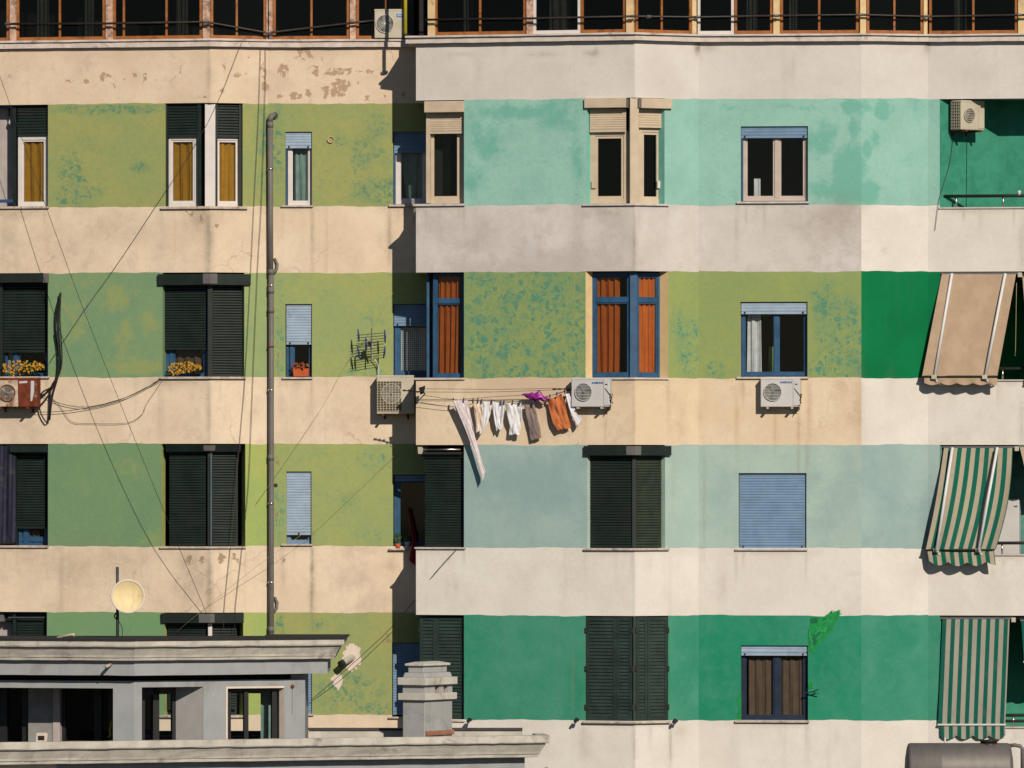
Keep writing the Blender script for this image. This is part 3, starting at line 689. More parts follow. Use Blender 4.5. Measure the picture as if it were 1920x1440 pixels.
def curtain(f, px0, px1, py0, py1, w, mat, label, folds=5, amp=.03, taper=0., group=None, tilt=0.):
    u0, z1 = f.uz(px0, py0, w); u1, _ = f.uz(px1, py0, w); _, z0 = f.uz(px0, py1, w)
    ph = random.random()*6; mb = MB()
    def fn(a, b):
        z = z1+(z0-z1)*b; uu = u0+(u1-u0)*a
        uu += taper*b*(a-.5)*2*abs(u1-u0)*.5+tilt*b
        d = amp*math.sin(a*folds*2*math.pi+ph+.5*math.sin(b*3+a*4))+amp*.4*math.sin(a*folds*4.6*math.pi+ph*2)
        return f.pt(uu, w+d*(.75+.25*b), z)
    mb.grid(fn, max(16, int(folds*10)), 10)
    c = f.pt((u0+u1)/2, w, z0)
    return tag(mb.build('curtain', mat, smooth=True, origin=c), label, 'curtain', group)
def louvre(f, px0, px1, py0, py1, w, parent_name='louvre_shutter', split=None, pitch=.062):
    """wooden shutter leaf: stiles, rails and tilted slats"""
    u0, z1 = f.uz(px0, py0, w); u1, _ = f.uz(px1, py0, w); _, z0 = f.uz(px0, py1, w)
    mb = MB(); s = .055
    mb.box(f, u0, u0+s, w-.035, w, z0, z1); mb.box(f, u1-s, u1, w-.035, w, z0, z1)
    mb.box(f, u0+s, u1-s, w-.035, w-.002, z0, z0+.08); mb.box(f, u0+s, u1-s, w-.035, w-.002, z1-.07, z1)
    o = mb.build(parent_name, M['dgreen2'], BLD)
    sb = MB(); a, b = u0+s, u1-s; n = int((z1-z0-.15)/pitch); h = (z1-z0-.15)/n
    for i in range(n):
        z = z0+.08+i*h
        sb.hexa([f.pt(a,w-.004,z+.002),f.pt(b,w-.004,z+.002),f.pt(b,w-.01,z-.002),f.pt(a,w-.01,z-.002),
                 f.pt(a,w-.03,z+h*.95),f.pt(b,w-.03,z+h*.95),f.pt(b,w-.037,z+h*.9),f.pt(a,w-.037,z+h*.9)])
    sb.build('slats', M['dgreen2'], o, kind='stuff')
    bk = MB(); bk.quad(f.pt(a,w-.05,z0+.05), f.pt(b,w-.05,z0+.05), f.pt(b,w-.05,z1-.05), f.pt(a,w-.05,z1-.05)); bk.build('backing', M['dark'], o)
    for zz in (z0+.25, (z0+z1)/2, z1-.25):
        e = u0 if split != 'r' else u1
        hb = MB(); hb.box(f, e-.025, e+.025, w, w+.02, zz-.05, zz+.05); hb.build('hinge', M['dark'], o)
    return o

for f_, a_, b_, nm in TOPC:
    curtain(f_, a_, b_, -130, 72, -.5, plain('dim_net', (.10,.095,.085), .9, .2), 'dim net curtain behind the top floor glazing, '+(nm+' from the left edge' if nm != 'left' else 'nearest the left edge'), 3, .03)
# ================================================================== windows, row by row
# ---- far left windows beside the open balconies
dgl = M['dgreen']
def edge_unit(py0, py1):
    """dark green post and side panel at the end of the open balcony"""
    mb = MB(); u0, z1 = L0.uz(27, py0, -.2); u1, _ = L0.uz(33, py0, -.2); _, z0 = L0.uz(27, py1, -.2)
    mb.box(L0, u0, u1, -.41, -.09, z0, z1); mb.build('window_side_panel', dgl, BLD)
for r, (a, b) in enumerate(((194,388),(512,707),(833,1024),(1149,1341))):
    mb = MB(); _, z1 = L0.uz(0, a, 0); _, z0 = L0.uz(0, b, 0)
    mb.quad(L0.pt(-.3,-.42,z0), L0.pt(2.0,-.42,z0), L0.pt(2.0,-.42,z1), L0.pt(-.3,-.42,z1)); mb.build('balcony_wall', m_grey_l, BLD)
edge_unit(194,388)
shutter(L0, 33, 91, 196, 255, -.1, dgl, BLD, .055)
w_ = window(L0, 34, 92, 255, 389, -.13, M['pvc'], fw=.075, inner=.035)
curtain(L0, 46, 88, 265, 385, -.21, M['cur_y'], 'yellow curtain in the topmost window by the left picture edge', 3)
sill(L0, -40, 91, 387.5, 391.5, -.3, .05, w_)
mb = MB(); mb.pbox(L0, -60, 27, 196.5, 203, -.16, -.1); mb.build('balcony_rail', M['navy'], BLD); mb = MB(); mb.pbox(L0, -60, 27, 374.5, 380.5, -.16, -.1); mb.build('balcony_rail', M['navy'], BLD)
# wall lamp
t_ = thing('wall_lamp', 'small globe lamp on the grey balcony wall at the top left edge', 'lamp', L0.at(16,224,-.4))
mb = MB(); mb.tube([L0.at(17,203,-.41), L0.at(17,218,-.3)], .012, 6); mb.build('bracket', M['dark'], t_)
mb = MB(); mb.lathe(L0.at(20,230,-.3), (0,0,1), [(.001,-.05),(.035,-.04),(.05,0),(.035,.04),(.03,.06),(.001,.06)], 12); mb.build('globe', M['white'], t_, smooth=True)
# row 2
box_part(L0, -50, 81, 512.5, 530, -.2, .05, 'shutter_box', dgl); box_part(L0, 81, 90, 512.5, 530, -.2, .052, 'shutter_box_end', M['greybox'])
mb = MB(); u0, z1 = L0.uz(2, 531, -.2); u1, _ = L0.uz(8, 531, -.2); _, z0 = L0.uz(2, 707, -.2); mb.box(L0, u0, u1, -.41, -.09, z0, z1); mb.build('window_side_panel', dgl, BLD)
box_part(L0, -5, 3, 531, 690, -.3, -.2, 'balcony_post', M['pvc'])
w_ = window(L0, 6, 92, 531, 707, -.28, M['blue'], cols=(30,), fw=.05)
shutter(L0, 8, 90, 531, 661, -.2, dgl, w_, .055)
sill(L0, -40, 92, 706, 709.5, -.3, .05, w_)
# row 3
box_part(L0, 18, 88, 835, 848, -.2, .03, 'shutter_box', dgl)
edge_unit(848,1024)
w_ = window(L0, 33, 90, 848, 1024, -.3, M['blue'], cols=(48,), rows=(1012,), fw=.05)
shutter(L0, 32, 87, 849, 991, -.2, dgl, w_, .05)
sill(L0, -40, 90, 1022.5, 1026.5, -.3, .05, w_)
curtain(L0, 48, 74, 995, 1018, -.4, M['cur_b'], 'dark brown curtain low in the window beside the navy striped awning', 3, .02)
# row 4
box_part(L0, 12, 87, 1150, 1168, -.24, -.2, 'shutter_box', dgl)
mb = MB(); mb.tube([L0.at(16,1158,-.08), L0.at(84,1158,-.08)], .018, 8); mb.build('awning_roller', M['steel'], BLD)
edge_unit(1149,1341)
w_ = window(L0, 22, 90, 1168, 1341, -.3, M['blue'], fw=.05)
shutter(L0, 24, 87, 1168, 1300, -.2, dgl, w_, .05)
box_part(L0, -40, 7, 1149, 1165, -.5, -.1, 'shutter_box_end', M['greybox'])

# ---- corner windows of the left block
for f, a, b in ((L0, 313, 372), (L1, 401, 453)):
    w_ = window(f, a, b, 255, 388, -.13, M['pvc'], fw=.08, inner=.035)
    shutter(f, a-1, b, 194.5, 257, -.08, dgl, w_, .055)
    for c in ((310.5, 314.5), (370, 377)) if f is L0 else ((403, 408), (448, 453)):
        box_part(f, c[0], c[1], 194.5, 388, -.13, -.05, 'shutter_guide', dgl, w_)
curtain(L0, 326, 368, 266, 384, -.22, M['cur_y'], 'wide yellow curtain in the left half of the upper corner window', 3)
curtain(L1, 404, 440, 266, 384, -.22, M['cur_y'], 'narrow yellow curtain in the right half of the upper corner window', 3)
cut_post(L0, L1, -.1, .2, 194, 388, M['pvc'])
sill2(L0, L1, 301, 465, 388, 392, -.3, .06)
# row 2
cut_post(L0, L1, -.1, .1, 512, 707, dgl)
sh = MB(); sh.sweep([L0.at(296,513,.05).xy-L0.n*.05, L0.pt(L0.len,0,0).xy, L1.at(470,513,.05).xy-L1.n*.05], [(-.15,zl(534.5)),(.06,zl(534.5)),(.07,zl(514)),(-.15,zl(514))]); sb_ = sh.build('shutter_box', dgl, BLD)
sh = MB(); sh.sweep([L0.at(381,513,.05).xy-L0.n*.05, L0.pt(L0.len,0,0).xy, L1.at(407,513,.05).xy-L1.n*.05], [(0,zl(532)),(.066,zl(532)),(.076,zl(513.5)),(0,zl(513.5))]); sh.build('corner_cap', M['greybox'], sb_)
w_ = window(L0, 308, 389, 534, 707, -.24, M['blue'], cols=(322,), fw=.05); shutter(L0, 310, 386, 534, 656, -.14, dgl, w_, .05)
w_ = window(L1, 396, 457, 534, 707, -.24, M['blue'], fw=.05); shutter(L1, 397, 455, 534, 706, -.14, dgl, w_, .05)
sill2(L0, L1, 299, 462, 706.5, 710.5, -.3, .06)
curtain(L0, 325, 384, 658, 705, -.36, M['cur_b'], 'dark curtain behind the flower box of the corner window', 4)
# row 3
cut_post(L0, L1, -.1, .1, 833, 1024, dgl)
mb = MB(); c_ = L0.pt(L0.len,0,0)+Vector((.02,-.03,0)); mb.tube([(c_.x,c_.y,zl(850)),(c_.x,c_.y,zl(1023))], .006, 6); mb.build('light_strip', M['lblue2'], BLD)
sh = MB(); sh.sweep([L0.at(311,833,.0).xy, L0.pt(L0.len,0,0).xy, L1.at(452,833,.0).xy], [(-.2,zl(847)),(-.01,zl(847)),(.03,zl(834)),(-.2,zl(834))]); sb_ = sh.build('shutter_box', dgl, BLD)
sh = MB(); sh.sweep([L0.at(382,833,.0).xy, L0.pt(L0.len,0,0).xy, L1.at(403,833,.0).xy], [(-.1,zl(845)),(.0,zl(845)),(.035,zl(835)),(-.1,zl(835))]); sh.build('corner_cap', M['greybox'], sb_)
w_ = window(L0, 317, 390, 847, 1024, -.24, dgl, fw=.05); shutter(L0, 318, 386, 847, 1023, -.14, dgl, w_, .05)
w_ = window(L1, 394, 446, 847, 1024, -.24, dgl, fw=.05); shutter(L1, 395, 443, 847, 1023, -.14, dgl, w_, .05)
sill2(L0, L1, 299, 462, 1024.5, 1028, -.3, .05)
# row 4
cut_post(L0, L1, -.1, .08, 1149, 1341, M['pvc'])
sh = MB(); sh.sweep([L0.at(302,1150,.05).xy-L0.n*.05, L0.pt(L0.len,0,0).xy, L1.at(457,1150,.05).xy-L1.n*.05], [(-.15,zl(1168)),(.05,zl(1168)),(.06,zl(1150)),(-.15,zl(1150))]); sb_ = sh.build('shutter_box', dgl, BLD)
sh = MB(); sh.sweep([L0.at(373,1150,.05).xy-L0.n*.05, L0.pt(L0.len,0,0).xy, L1.at(402,1150,.05).xy-L1.n*.05], [(0,zl(1167)),(.056,zl(1167)),(.066,zl(1150.5)),(0,zl(1150.5))]); sh.build('corner_cap', M['greybox'], sb_)
w_ = window(L0, 314, 389, 1168, 1341, -.24, dgl, fw=.05); shutter(L0, 315, 386, 1168, 1330, -.14, dgl, w_, .05)
w_ = window(L1, 394, 444, 1168, 1341, -.24, dgl, fw=.05); shutter(L1, 395, 443, 1168, 1330, -.14, dgl, w_, .05)
sill2(L0, L1, 299, 462, 1341, 1345, -.3, .06)

# ---- narrow windows
lb = M['lblue']
w_ = window(L2, 540, 586, 250, 385, -.12, M['pvc'], fw=.07, inner=.02); shutter(L2, 535.5, 585, 247.5, 278, -.05, lb, w_, .05, plugs=2)
box_part(L2, 535.5, 538.5, 278, 385, -.12, -.05, 'shutter_guide', M['blue'], w_); sill(L2, 527, 587, 385, 388, -.15, .05, w_)
curtain(L2, 552, 580, 280, 378, -.24, M['cur_g'], 'grey green net curtain in the topmost narrow window', 3, .025)
w_ = window(L2, 537, 586, 572, 707, -.12, M['blue'], cols=(547,), fw=.04); shutter(L2, 537, 585, 570.5, 646, -.05, lb, w_, .05, plugs=2)
sill(L2, 529, 586, 707, 710.5, -.15, .05, w_)
w_ = window(L2, 538, 585, 886, 1020, -.12, M['lblue2'], fw=.05); shutter(L2, 537.5, 584, 884.5, 1003, -.05, lb, w_, .05, plugs=1)
sill(L2, 527, 586, 1020, 1023, -.15, .05, w_)
curtain(L2, 542, 582, 1002, 1016, -.2, plain('straw_blind', C(150,118,66), .9, .3, 30), 'straw coloured blind under the shutter of the third narrow window', 4, .01)
w_ = window(L2, 537, 586, 1207, 1339, -.12, M['blue'], fw=.05); shutter(L2, 537, 584.5, 1205.5, 1338, -.05, M['lblue2'], w_, .05)
sill(L2, 560, 588, 1338.5, 1342, -.15, .05, w_)
# ---- windows in the shadow of the bay
w_ = window(L2, 742, 812, 270, 383, -.12, M['pvc'], cols=(800,), fw=.09, inner=.02); shutter(L2, 739, 812, 247.5, 287, -.06, M['lblue2'], w_, .05)
sill(L2, 729, 812, 383.5, 387, -.15, .06, w_); box_part(L2, 737.5, 741, 287, 383, -.12, -.05, 'shutter_guide', M['blue'], w_)
curtain(L2, 752, 800, 285, 378, -.26, M['cur_g'], 'pale gathered curtain in the shaded window beside the beige shutter', 2, .04, taper=-.4)
w_ = window(L2, 740, 812, 572, 707, -.12, M['blue'], cols=(), fw=.09); shutter(L2, 739, 812, 571, 611, -.06, M['lblue2'], w_, .05, plugs=2)
# lace curtain: woven of crossed strips
lc = MB(); uA, zA = L2.uz(749, 616, -.22); uB, _ = L2.uz(808, 616, -.22); _, zB = L2.uz(749, 700, -.22)
n_ = 17
for i in range(n_):
    u = uA+(uB-uA)*i/(n_-1); d = .02*math.sin(i*1.1); lc.box(L2, u-.009, u+.009, -.221+d, -.22+d, zB, zA)
for j in range(22):
    z = zB+(zA-zB)*j/21; lc.grid(lambda a, b: L2.pt(uA+(uB-uA)*a, -.2195+.02*math.sin(a*(n_-1)*1.1), z-.008+.016*b), 34, 1)
o_ = tag(lc.build('lace_curtain', M['cur_w'], origin=L2.pt((uA+uB)/2,-.22,zB)), 'checked white lace curtain in the blue framed window beside the antenna', 'curtain')
w_ = window(L2, 739, 812, 893, 1027, -.12, M['blue'], cols=(), fw=.09); shutter(L2, 740, 812, 891, 902, -.06, M['lblue2'], w_, .05)
sill(L2, 729, 812, 1028, 1031.5, -.15, .08, w_)
w_ = window(L2, 737, 812, 1207, 1344, -.12, M['blue2'], fw=.06); shutter(L2, 737, 812, 1205.5, 1340, -.05, M['lblue2'], w_, .05); sill(L2, 728, 812, 1344, 1347, -.15, .06, w_)

# ---- windows at the left end of the bay
bw = -.2
def side_window(py0, py1, mat, glassy=True):
    f = side_n; z1, z0 = zb(py0), zb(py1); mb = MB()
    for a, b in ((0, .06), (f.len-.06, f.len)): mb.box(f, a, b, -.05, 0, z0, z1)
    mb.box(f, .06, f.len-.06, -.05, 0, z0, z0+.06); mb.box(f, .06, f.len-.06, -.05, 0, z1-.06, z1); mb.box(f, f.len*.5-.03, f.len*.5+.03, -.05, 0, z0+.06, z1-.06)
    o = mb.build('window', mat, BLD); pb = MB()
    pb.quad(f.pt(.05,-.03,z0+.05), f.pt(f.len-.05,-.03,z0+.05), f.pt(f.len-.05,-.03,z1-.05), f.pt(.05,-.03,z1-.05))
    pb.build('pane' if glassy else 'panel', M['glass'] if glassy else mat, o)
w_ = window(FA, 800, 870, 205, 382, bw, M['beige'], fw=.08, inner=.06); shutter(FA, 806, 870, 205, 251, bw+.08, M['beige'], w_, .043)
box_part(FA, 795, 869, 190, 211, bw, .06, 'shutter_box', M['beige'], w_, bevel=.01); box_part(FA, 799, 806, 212, 381, bw, bw+.09, 'shutter_guide', M['beige'], w_)
sill(FA, 774, 871, 382.5, 386.5, -.3, .05, w_, 'sill_w'); side_window(183, 383, M['beige'])
w_ = window(FA, 812, 872, 510, 708, bw, M['blue'], rows=(565,), fw=.065, inner=.02); sill(FA, 776, 871, 708.5, 712, -.3, .04, w_, 'sill_w'); side_window(508, 708, M['blue'])
curtain(FA, 823, 862, 518, 704, bw-.09, M['cur_o'], 'bright orange curtain in the blue window at the left end of the bay', 4, .035, tilt=-.03)
w_ = window(FA, 798, 870, 855, 1026, bw-.05, M['dgreen2'], fw=.05); shutter(FA, 797, 870, 852, 1025, bw+.05, dgl, w_, .05); sill(FA, 777, 872, 1026, 1029, -.3, .05, w_, 'sill_w'); side_window(834, 1028, M['dgreen2'], False)
box_part(FA, 790, 870, 850, 858, bw, bw+.09, 'shutter_guide', dgl, w_)
t_ = thing('rolled_awning', 'rolled up awning tube above the dark shutter left of the laundry', 'awning', FA.at(826,850,-.04))
mb = MB(); mb.tube([FA.at(794,843,-.05), FA.at(864,843,-.05)], .022, 8); mb.build('roller', M['steel'], t_, smooth=True)
mb = MB(); mb.slab([(783,838),(790,838),(793,843),(791,851),(784,851)], FA, -.08, -.02); mb.build('end_bracket', M['ac_b'], t_)
mb = MB(); mb.pbox(FA, 792, 866, 847.5, 852, -.09, -.03); mb.build('front_bar', M['dark'], t_)
louvre(FA, 787, 817, 1156, 1349, bw+.1); louvre(FA, 817, 870, 1156, 1349, bw+.1, split='r'); side_window(1155, 1352, M['dgreen2'], False)
box_part(FA, 780, 871, 1350, 1353, -.3, .03, 'sill', M['sill'])

# ---- corner windows of the bay
bx = M['beige']
w_ = window(FA, 1107, 1178, 246, 382, -.17, bx, fw=.09, inner=.05); shutter(FA, 1106, 1174, 204, 248, -.1, bx, w_, .043); box_part(FA, 1095, 1173, 184, 202.5, -.15, .07, 'shutter_box', bx, w_, bevel=.01)
w2 = window(FB, 1196, 1244, 238, 382, -.17, bx, fw=.09, inner=.05); shutter(FB, 1198, 1245, 204, 239, -.1, bx, w2, .043); box_part(FB, 1203, 1261, 184, 202.5, -.15, .07, 'shutter_box', bx, w2, bevel=.01)
box_part(FA, 1173, 1178, 185, 202, -.15, .03, 'shutter_box_end', M['greybox']); box_part(FB, 1197, 1203, 185, 202, -.15, .03, 'shutter_box_end', M['greybox'])
box_part(FA, 1109, 1117, 339, 353, -.17, -.13, 'strap_box', bx, w_, bevel=.006); box_part(FB, 1233, 1242, 339, 353, -.17, -.13, 'strap_box', M['pvc'], w2, bevel=.006)
cut_post(FA, FB, -.06, .17, 184, 383, bx); sill2(FA, FB, 1092, 1255, 382.5, 386, -.3, .05, 'sill_w')
for f, a, b, c in ((FA, 1110, 1184, ()), (FB, 1191, 1238, ())):
    window(f, a, b, 511, 707, -.18, M['blue'], rows=(563,), fw=.065, inner=.025)
cut_post(FA, FB, -.17, .14, 509, 708, M['blue']); sill2(FA, FB, 1098, 1255, 708, 711.5, -.3, .04, 'sill_w')
curtain(FA, 1115, 1162, 516, 703, -.26, M['cur_o'], 'orange curtain in the left half of the blue corner window above the white air conditioner', 4, .035)
curtain(FB, 1194, 1228, 516, 703, -.26, M['cur_o'], 'orange curtain in the right half of the blue corner window', 4, .03)
sh = MB(); sh.sweep([FA.at(1095,836,.05).xy-FA.n*.05, FA.pt(FA.len,0,0).xy, FB.at(1258,836,.05).xy-FB.n*.05], [(-.15,zb(854)),(.07,zb(854)),(.07,zb(836)),(-.15,zb(836))]); sb_ = sh.build('shutter_box', dgl, BLD)
sh = MB(); sh.sweep([FA.at(1175,836,.05).xy-FA.n*.05, FA.pt(FA.len,0,0).xy, FB.at(1201,836,.05).xy-FB.n*.05], [(0,zb(853)),(.077,zb(853)),(.077,zb(836.5)),(0,zb(836.5))]); sh.build('corner_cap', M['greybox'], sb_)
w_ = window(FA, 1106, 1186, 854, 1028, -.2, M['dgreen2'], fw=.05); shutter(FA, 1107, 1184, 854, 1026, -.1, dgl, w_, .05)
w_ = window(FB, 1190, 1246, 854, 1028, -.2, M['dgreen2'], fw=.05); shutter(FB, 1190, 1244, 854, 1026, -.1, plain('olive_green_metal', (.02,.03,.02), .5, .25), w_, .05)
cut_post(FA, FB, -.09, .08, 854, 1028, dgl); sill2(FA, FB, 1094, 1256, 1028, 1031.5, -.3, .06)
louvre(FA, 1099, 1155, 1157, 1351, .0); louvre(FA, 1155.5, 1185, 1157, 1351, .0, split='r'); louvre(FB, 1193, 1214, 1157, 1351, .0); louvre(FB, 1214.5, 1252, 1157, 1351, .0, split='r')
cut_post(FA, FB, -.02, .06, 1156, 1352, M['dgreen2']); sill2(FA, FB, 1092, 1258, 1352, 1355.5, -.3, .07)

# ---- windows of the middle facet
w_ = window(FC, 1392, 1515, 245, 377, -.12, M['pink'], cols=(1457,), fw=.06, inner=.035); shutter(FC, 1390, 1514, 237.5, 259, -.05, M['lblue2'], w_, .055, plugs=2); sill(FC, 1381, 1517, 378, 381.5, -.15, .05, w_, 'sill_w')
box_part(FC, 1390, 1393, 259, 377, -.12, -.04, 'shutter_guide', M['blue'], w_)
w_ = window(FC, 1390, 1515, 570, 705, -.12, M['blue'], cols=(1456,), fw=.065, inner=.015); shutter(FC, 1390, 1513, 567.5, 589, -.05, lb, w_, .055, plugs=2); sill(FC, 1381, 1516, 706.5, 710, -.15, .05, w_, 'sill_w')
curtain(FC, 1402, 1427, 588, 700, -.26, M['cur_w'], 'white curtain hanging in the blue window above the right air conditioner', 2, .03, taper=.12)
curtain(FC, 1441, 1450, 650, 700, -.5, plain('pale_green_cloth', C(150,170,90), .9), 'strip of pale green cloth deep inside the blue window', 1, .01)
w_ = window(FC, 1387, 1512, 889, 1028, -.14, M['blue'], fw=.05); shutter(FC, 1386.5, 1511, 888, 1028, -.06, M['lblue2'], w_, .05, plugs=2); sill(FC, 1378, 1514, 1028.5, 1032, -.15, .05, w_, 'sill_w')
w_ = window(FC, 1390, 1515, 1218, 1350, -.12, M['blue2'], cols=(1457,), fw=.07, inner=.03, nopane=False); shutter(FC, 1390, 1513, 1210.5, 1229, -.05, lb, w_, .055, plugs=2); sill(FC, 1378, 1517, 1350.5, 1354.5, -.15, .06, w_)
curtain(FC, 1404, 1449, 1228, 1344, -.2, M['cur_b'], 'brown curtain in the left sash of the window under the green splash', 3, .02)
curtain(FC, 1465, 1509, 1228, 1344, -.2, M['cur_b'], 'brown curtain in the right sash of the window under the green splash', 3, .02)
curtain(FC, 1414, 1426, 335, 372, -.3, M['cur_w'], 'small pale cloth standing in for a sun patch low in the beige framed window', 1, .01)  # pale cloth added to imitate a patch of sunlight in the room

# ------------------------------------------------------------------ loggias at the right
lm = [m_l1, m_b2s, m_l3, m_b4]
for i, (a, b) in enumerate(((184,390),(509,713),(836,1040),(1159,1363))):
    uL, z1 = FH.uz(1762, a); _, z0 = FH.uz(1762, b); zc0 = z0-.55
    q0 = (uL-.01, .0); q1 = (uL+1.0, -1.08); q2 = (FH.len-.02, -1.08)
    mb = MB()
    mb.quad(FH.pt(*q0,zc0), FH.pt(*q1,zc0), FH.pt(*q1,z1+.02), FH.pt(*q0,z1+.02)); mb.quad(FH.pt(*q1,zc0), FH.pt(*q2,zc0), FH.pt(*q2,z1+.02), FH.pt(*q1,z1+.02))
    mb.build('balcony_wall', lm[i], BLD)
    mb = MB(); mb.add([FH.pt(uL,-.02,z1+.001), FH.pt(FH.len,-.02,z1+.001), FH.pt(FH.len,-1.2,z1+.001), FH.pt(uL,-1.2,z1+.001)], [(0,1,2,3)])
    mb.add([FH.pt(uL,-.02,zc0), FH.pt(FH.len,-.02,zc0), FH.pt(FH.len,-1.2,zc0), FH.pt(uL,-1.2,zc0)], [(0,1,2,3)]); mb.build('balcony_slab', M['cornice'], BLD)
    mb = MB(); mb.box(FH, uL-.02, FH.len, -.22, .03, z0-.015, z0+.012); mb.build('parapet_cap', M['sill_w'], BLD)
def railing(py, posts, w, pyb, px0=1764, py2=None):
    mb = MB(); mb.tube([FH.at(px0,py,w), FH.at(2050,py-2,w)], .03, 8); o = mb.build('railing', M['rail'], BLD, smooth=True)
    if py2: mb = MB(); mb.tube([FH.at(px0,py2,w), FH.at(2050,py2-2,w)], .028, 8); mb.build('rail', M['rail'], o, smooth=True)
    for p_ in posts:
        mb = MB(); mb.tube([FH.at(p_,py,w), FH.at(p_,pyb,w)], .02, 8); mb.build('post', M['steel'], o, smooth=True)
railing(368, (1793,1881), -.1, 389.5); railing(692, (1880,), -.1, 712, 1766); railing(1019, (1879,), -.1, 1040, 1766); railing(1342, (1900,), -.1, 1362, 1766, 1353)
t_ = tag(MB().lathe(FH.at(1911,366,-.1), (0,0,1), [(.001,0),(.03,0),(.036,.08),(.034,.085),(.03,.075),(.001,.07)], 12).build('cup', M['white'], origin=FH.at(1911,366,-.1), smooth=True), 'small white cup standing on the top loggia handrail', 'cup')

# ------------------------------------------------------------------ awnings
def set_su(ob, vals):
    a = ob.data.attributes.new('su', 'FLOAT', 'POINT'); a.data.foreach_set('value', vals)
def awning(label, top, bot, pyt, pyb, w1, mat, val_drop, scal, poles, bulge=0., skew_row=None, vmat=None, name='awning', wtop=.02, amp=0.05):
    """cloth from the lintel to the front bar, hanging valance below, white poles in front"""
    t = thing(name, label, 'awning', FH.at((bot[0]+bot[1])/2, pyb, w1))
    def pt(a, b):
        w = wtop+(w1-wtop)*b+.04*math.sin(b*math.pi)*0
        px = (top[0]+(top[1]-top[0])*a)*(1-b)+(bot[0]+(bot[1]-bot[0])*a)*b
        px += bulge*math.sin(b*math.pi*.9)*(.3+.7*a)
        py = pyt+(pyb-pyt)*b
        w += .022*mnoise.noise(Vector((a*3.1, b*2.2, top[0])))+.009*mnoise.noise(Vector((a*9, b*3+a*4, pyt)))
        w += amp*math.sin(b*2.6)*math.sin(a*5+1)*.5+amp*.2*math.sin(a*17+b*3)*b
        return FH.at(px, py, w)
    n1, n2 = 40, 24
    mb = MB(); mb.grid(pt, n1, n2); o = mb.build('cloth', mat, t, smooth=True); wid = abs(FH.uz(top[1],0)[0]-FH.uz(top[0],0)[0])
    set_su(o, [i/n1*wid for j in range(n2+1) for i in range(n1+1)])
    def vt(a, b):
        px = bot[0]+4+(bot[1]-bot[0]-4)*a; e = val_drop*(.72+.28*abs(math.sin(a*math.pi*scal))) if scal else val_drop
        return FH.at(px+(0 if bulge == 0 else 3*b), pyb+3+b*e+(bulge*.25*math.sin(a*3)), w1-.01+.02*math.sin(a*math.pi*scal*2)*b)
    n1 = 60; mb = MB(); mb.grid(vt, n1, 3); o = mb.build('valance', mat, t, smooth=True); set_su(o, [i/n1*wid for j in range(4) for i in range(n1+1)])
    mb = MB(); mb.tube([FH.at(bot[0]-1,pyb+1,w1), FH.at(bot[1]+1,pyb+1,w1)], .02, 8); mb.build('front_bar', M['pvc'] if poles is None else M['rail'], t)
    mb = MB(); mb.tube([FH.at(top[0]-2,pyt-1,wtop-.03), FH.at(top[1]+6,pyt-1,wtop-.03)], .025, 8); mb.build('roller', M['steel'], t)
    for p0, p1 in poles or ():
        mb = MB(); oa = .09 if amp > .1 else 0.; mb.tube([FH.at(p0,pyt-1,wtop+.05+oa), FH.at(p1,pyb+2,w1+.035+oa)], .027, 8); mb.build('arm', M['white'], t, smooth=True)
        mb = MB(); mb.tube([FH.at(p1-1,pyb+2,w1+.03), FH.at(p1+4,pyb+9,w1), FH.at(p1+9,pyb+15,w1-.12), FH.at(p1+18,pyb+17,.02)], .017, 6); mb.build('elbow', M['white'], t, smooth=True)
        mb = MB(); mb.pbox(FH, p1-6, p1+4, pyb-2, pyb+6, w1, w1+.06); mb.build('joint', M['ac_b'], t, bevel=.01)
    mb = MB(); mb.pbox(FH, top[0]-3, top[1]+8, pyt-7, pyt+5, -.14, -.03); mb.build('slit_blocker', M['dark'], t)  # added dark box, blocks the sun slit between lintel and cloth
    mb = MB(); mb.pbox(FH, top[1]+3, top[1]+11, pyt-3, pyt+6, -.02, .07); mb.build('end_bracket', M['ac_b'], t, bevel=.012)
    return t
tan = plain('tan_awning_cloth', C(196,162,128), .95, .08, 4, bump=.2, streak=.08)
ST = lambda n, p, a, b, d: stripe_mat(n, None, 0, p, a, b, d)
sA = ST('green_stripe_cloth', .171, C(186,166,136), (.006,.1,.07), .5); sB = ST('green_stripe_cloth_flat', .166, (.006,.09,.068), C(172,160,138), .47); sC = ST('navy_stripe_cloth', .09, (.012,.014,.03), (.028,.03,.05), .5)
awning('plain tan awning leaning out over the second loggia, scalloped valance', (1766,1905), (1729,1870), 514, 705, .3, tan, 14, 4.5, ((1785,1752),(1885,1847)))
awning('green and beige striped awning with a flapping lower edge and white arms', (1770,1899), (1735,1864), 840, 1030, .3, sA, 26, 3.5, ((1786,1756),(1870,1835)), bulge=10, amp=.14)
awning('green and beige striped awning hanging straight down above the water tank', (1767,1893), (1759,1885), 1161, 1358, .08, sB, 25, 4, None, amp=.02)
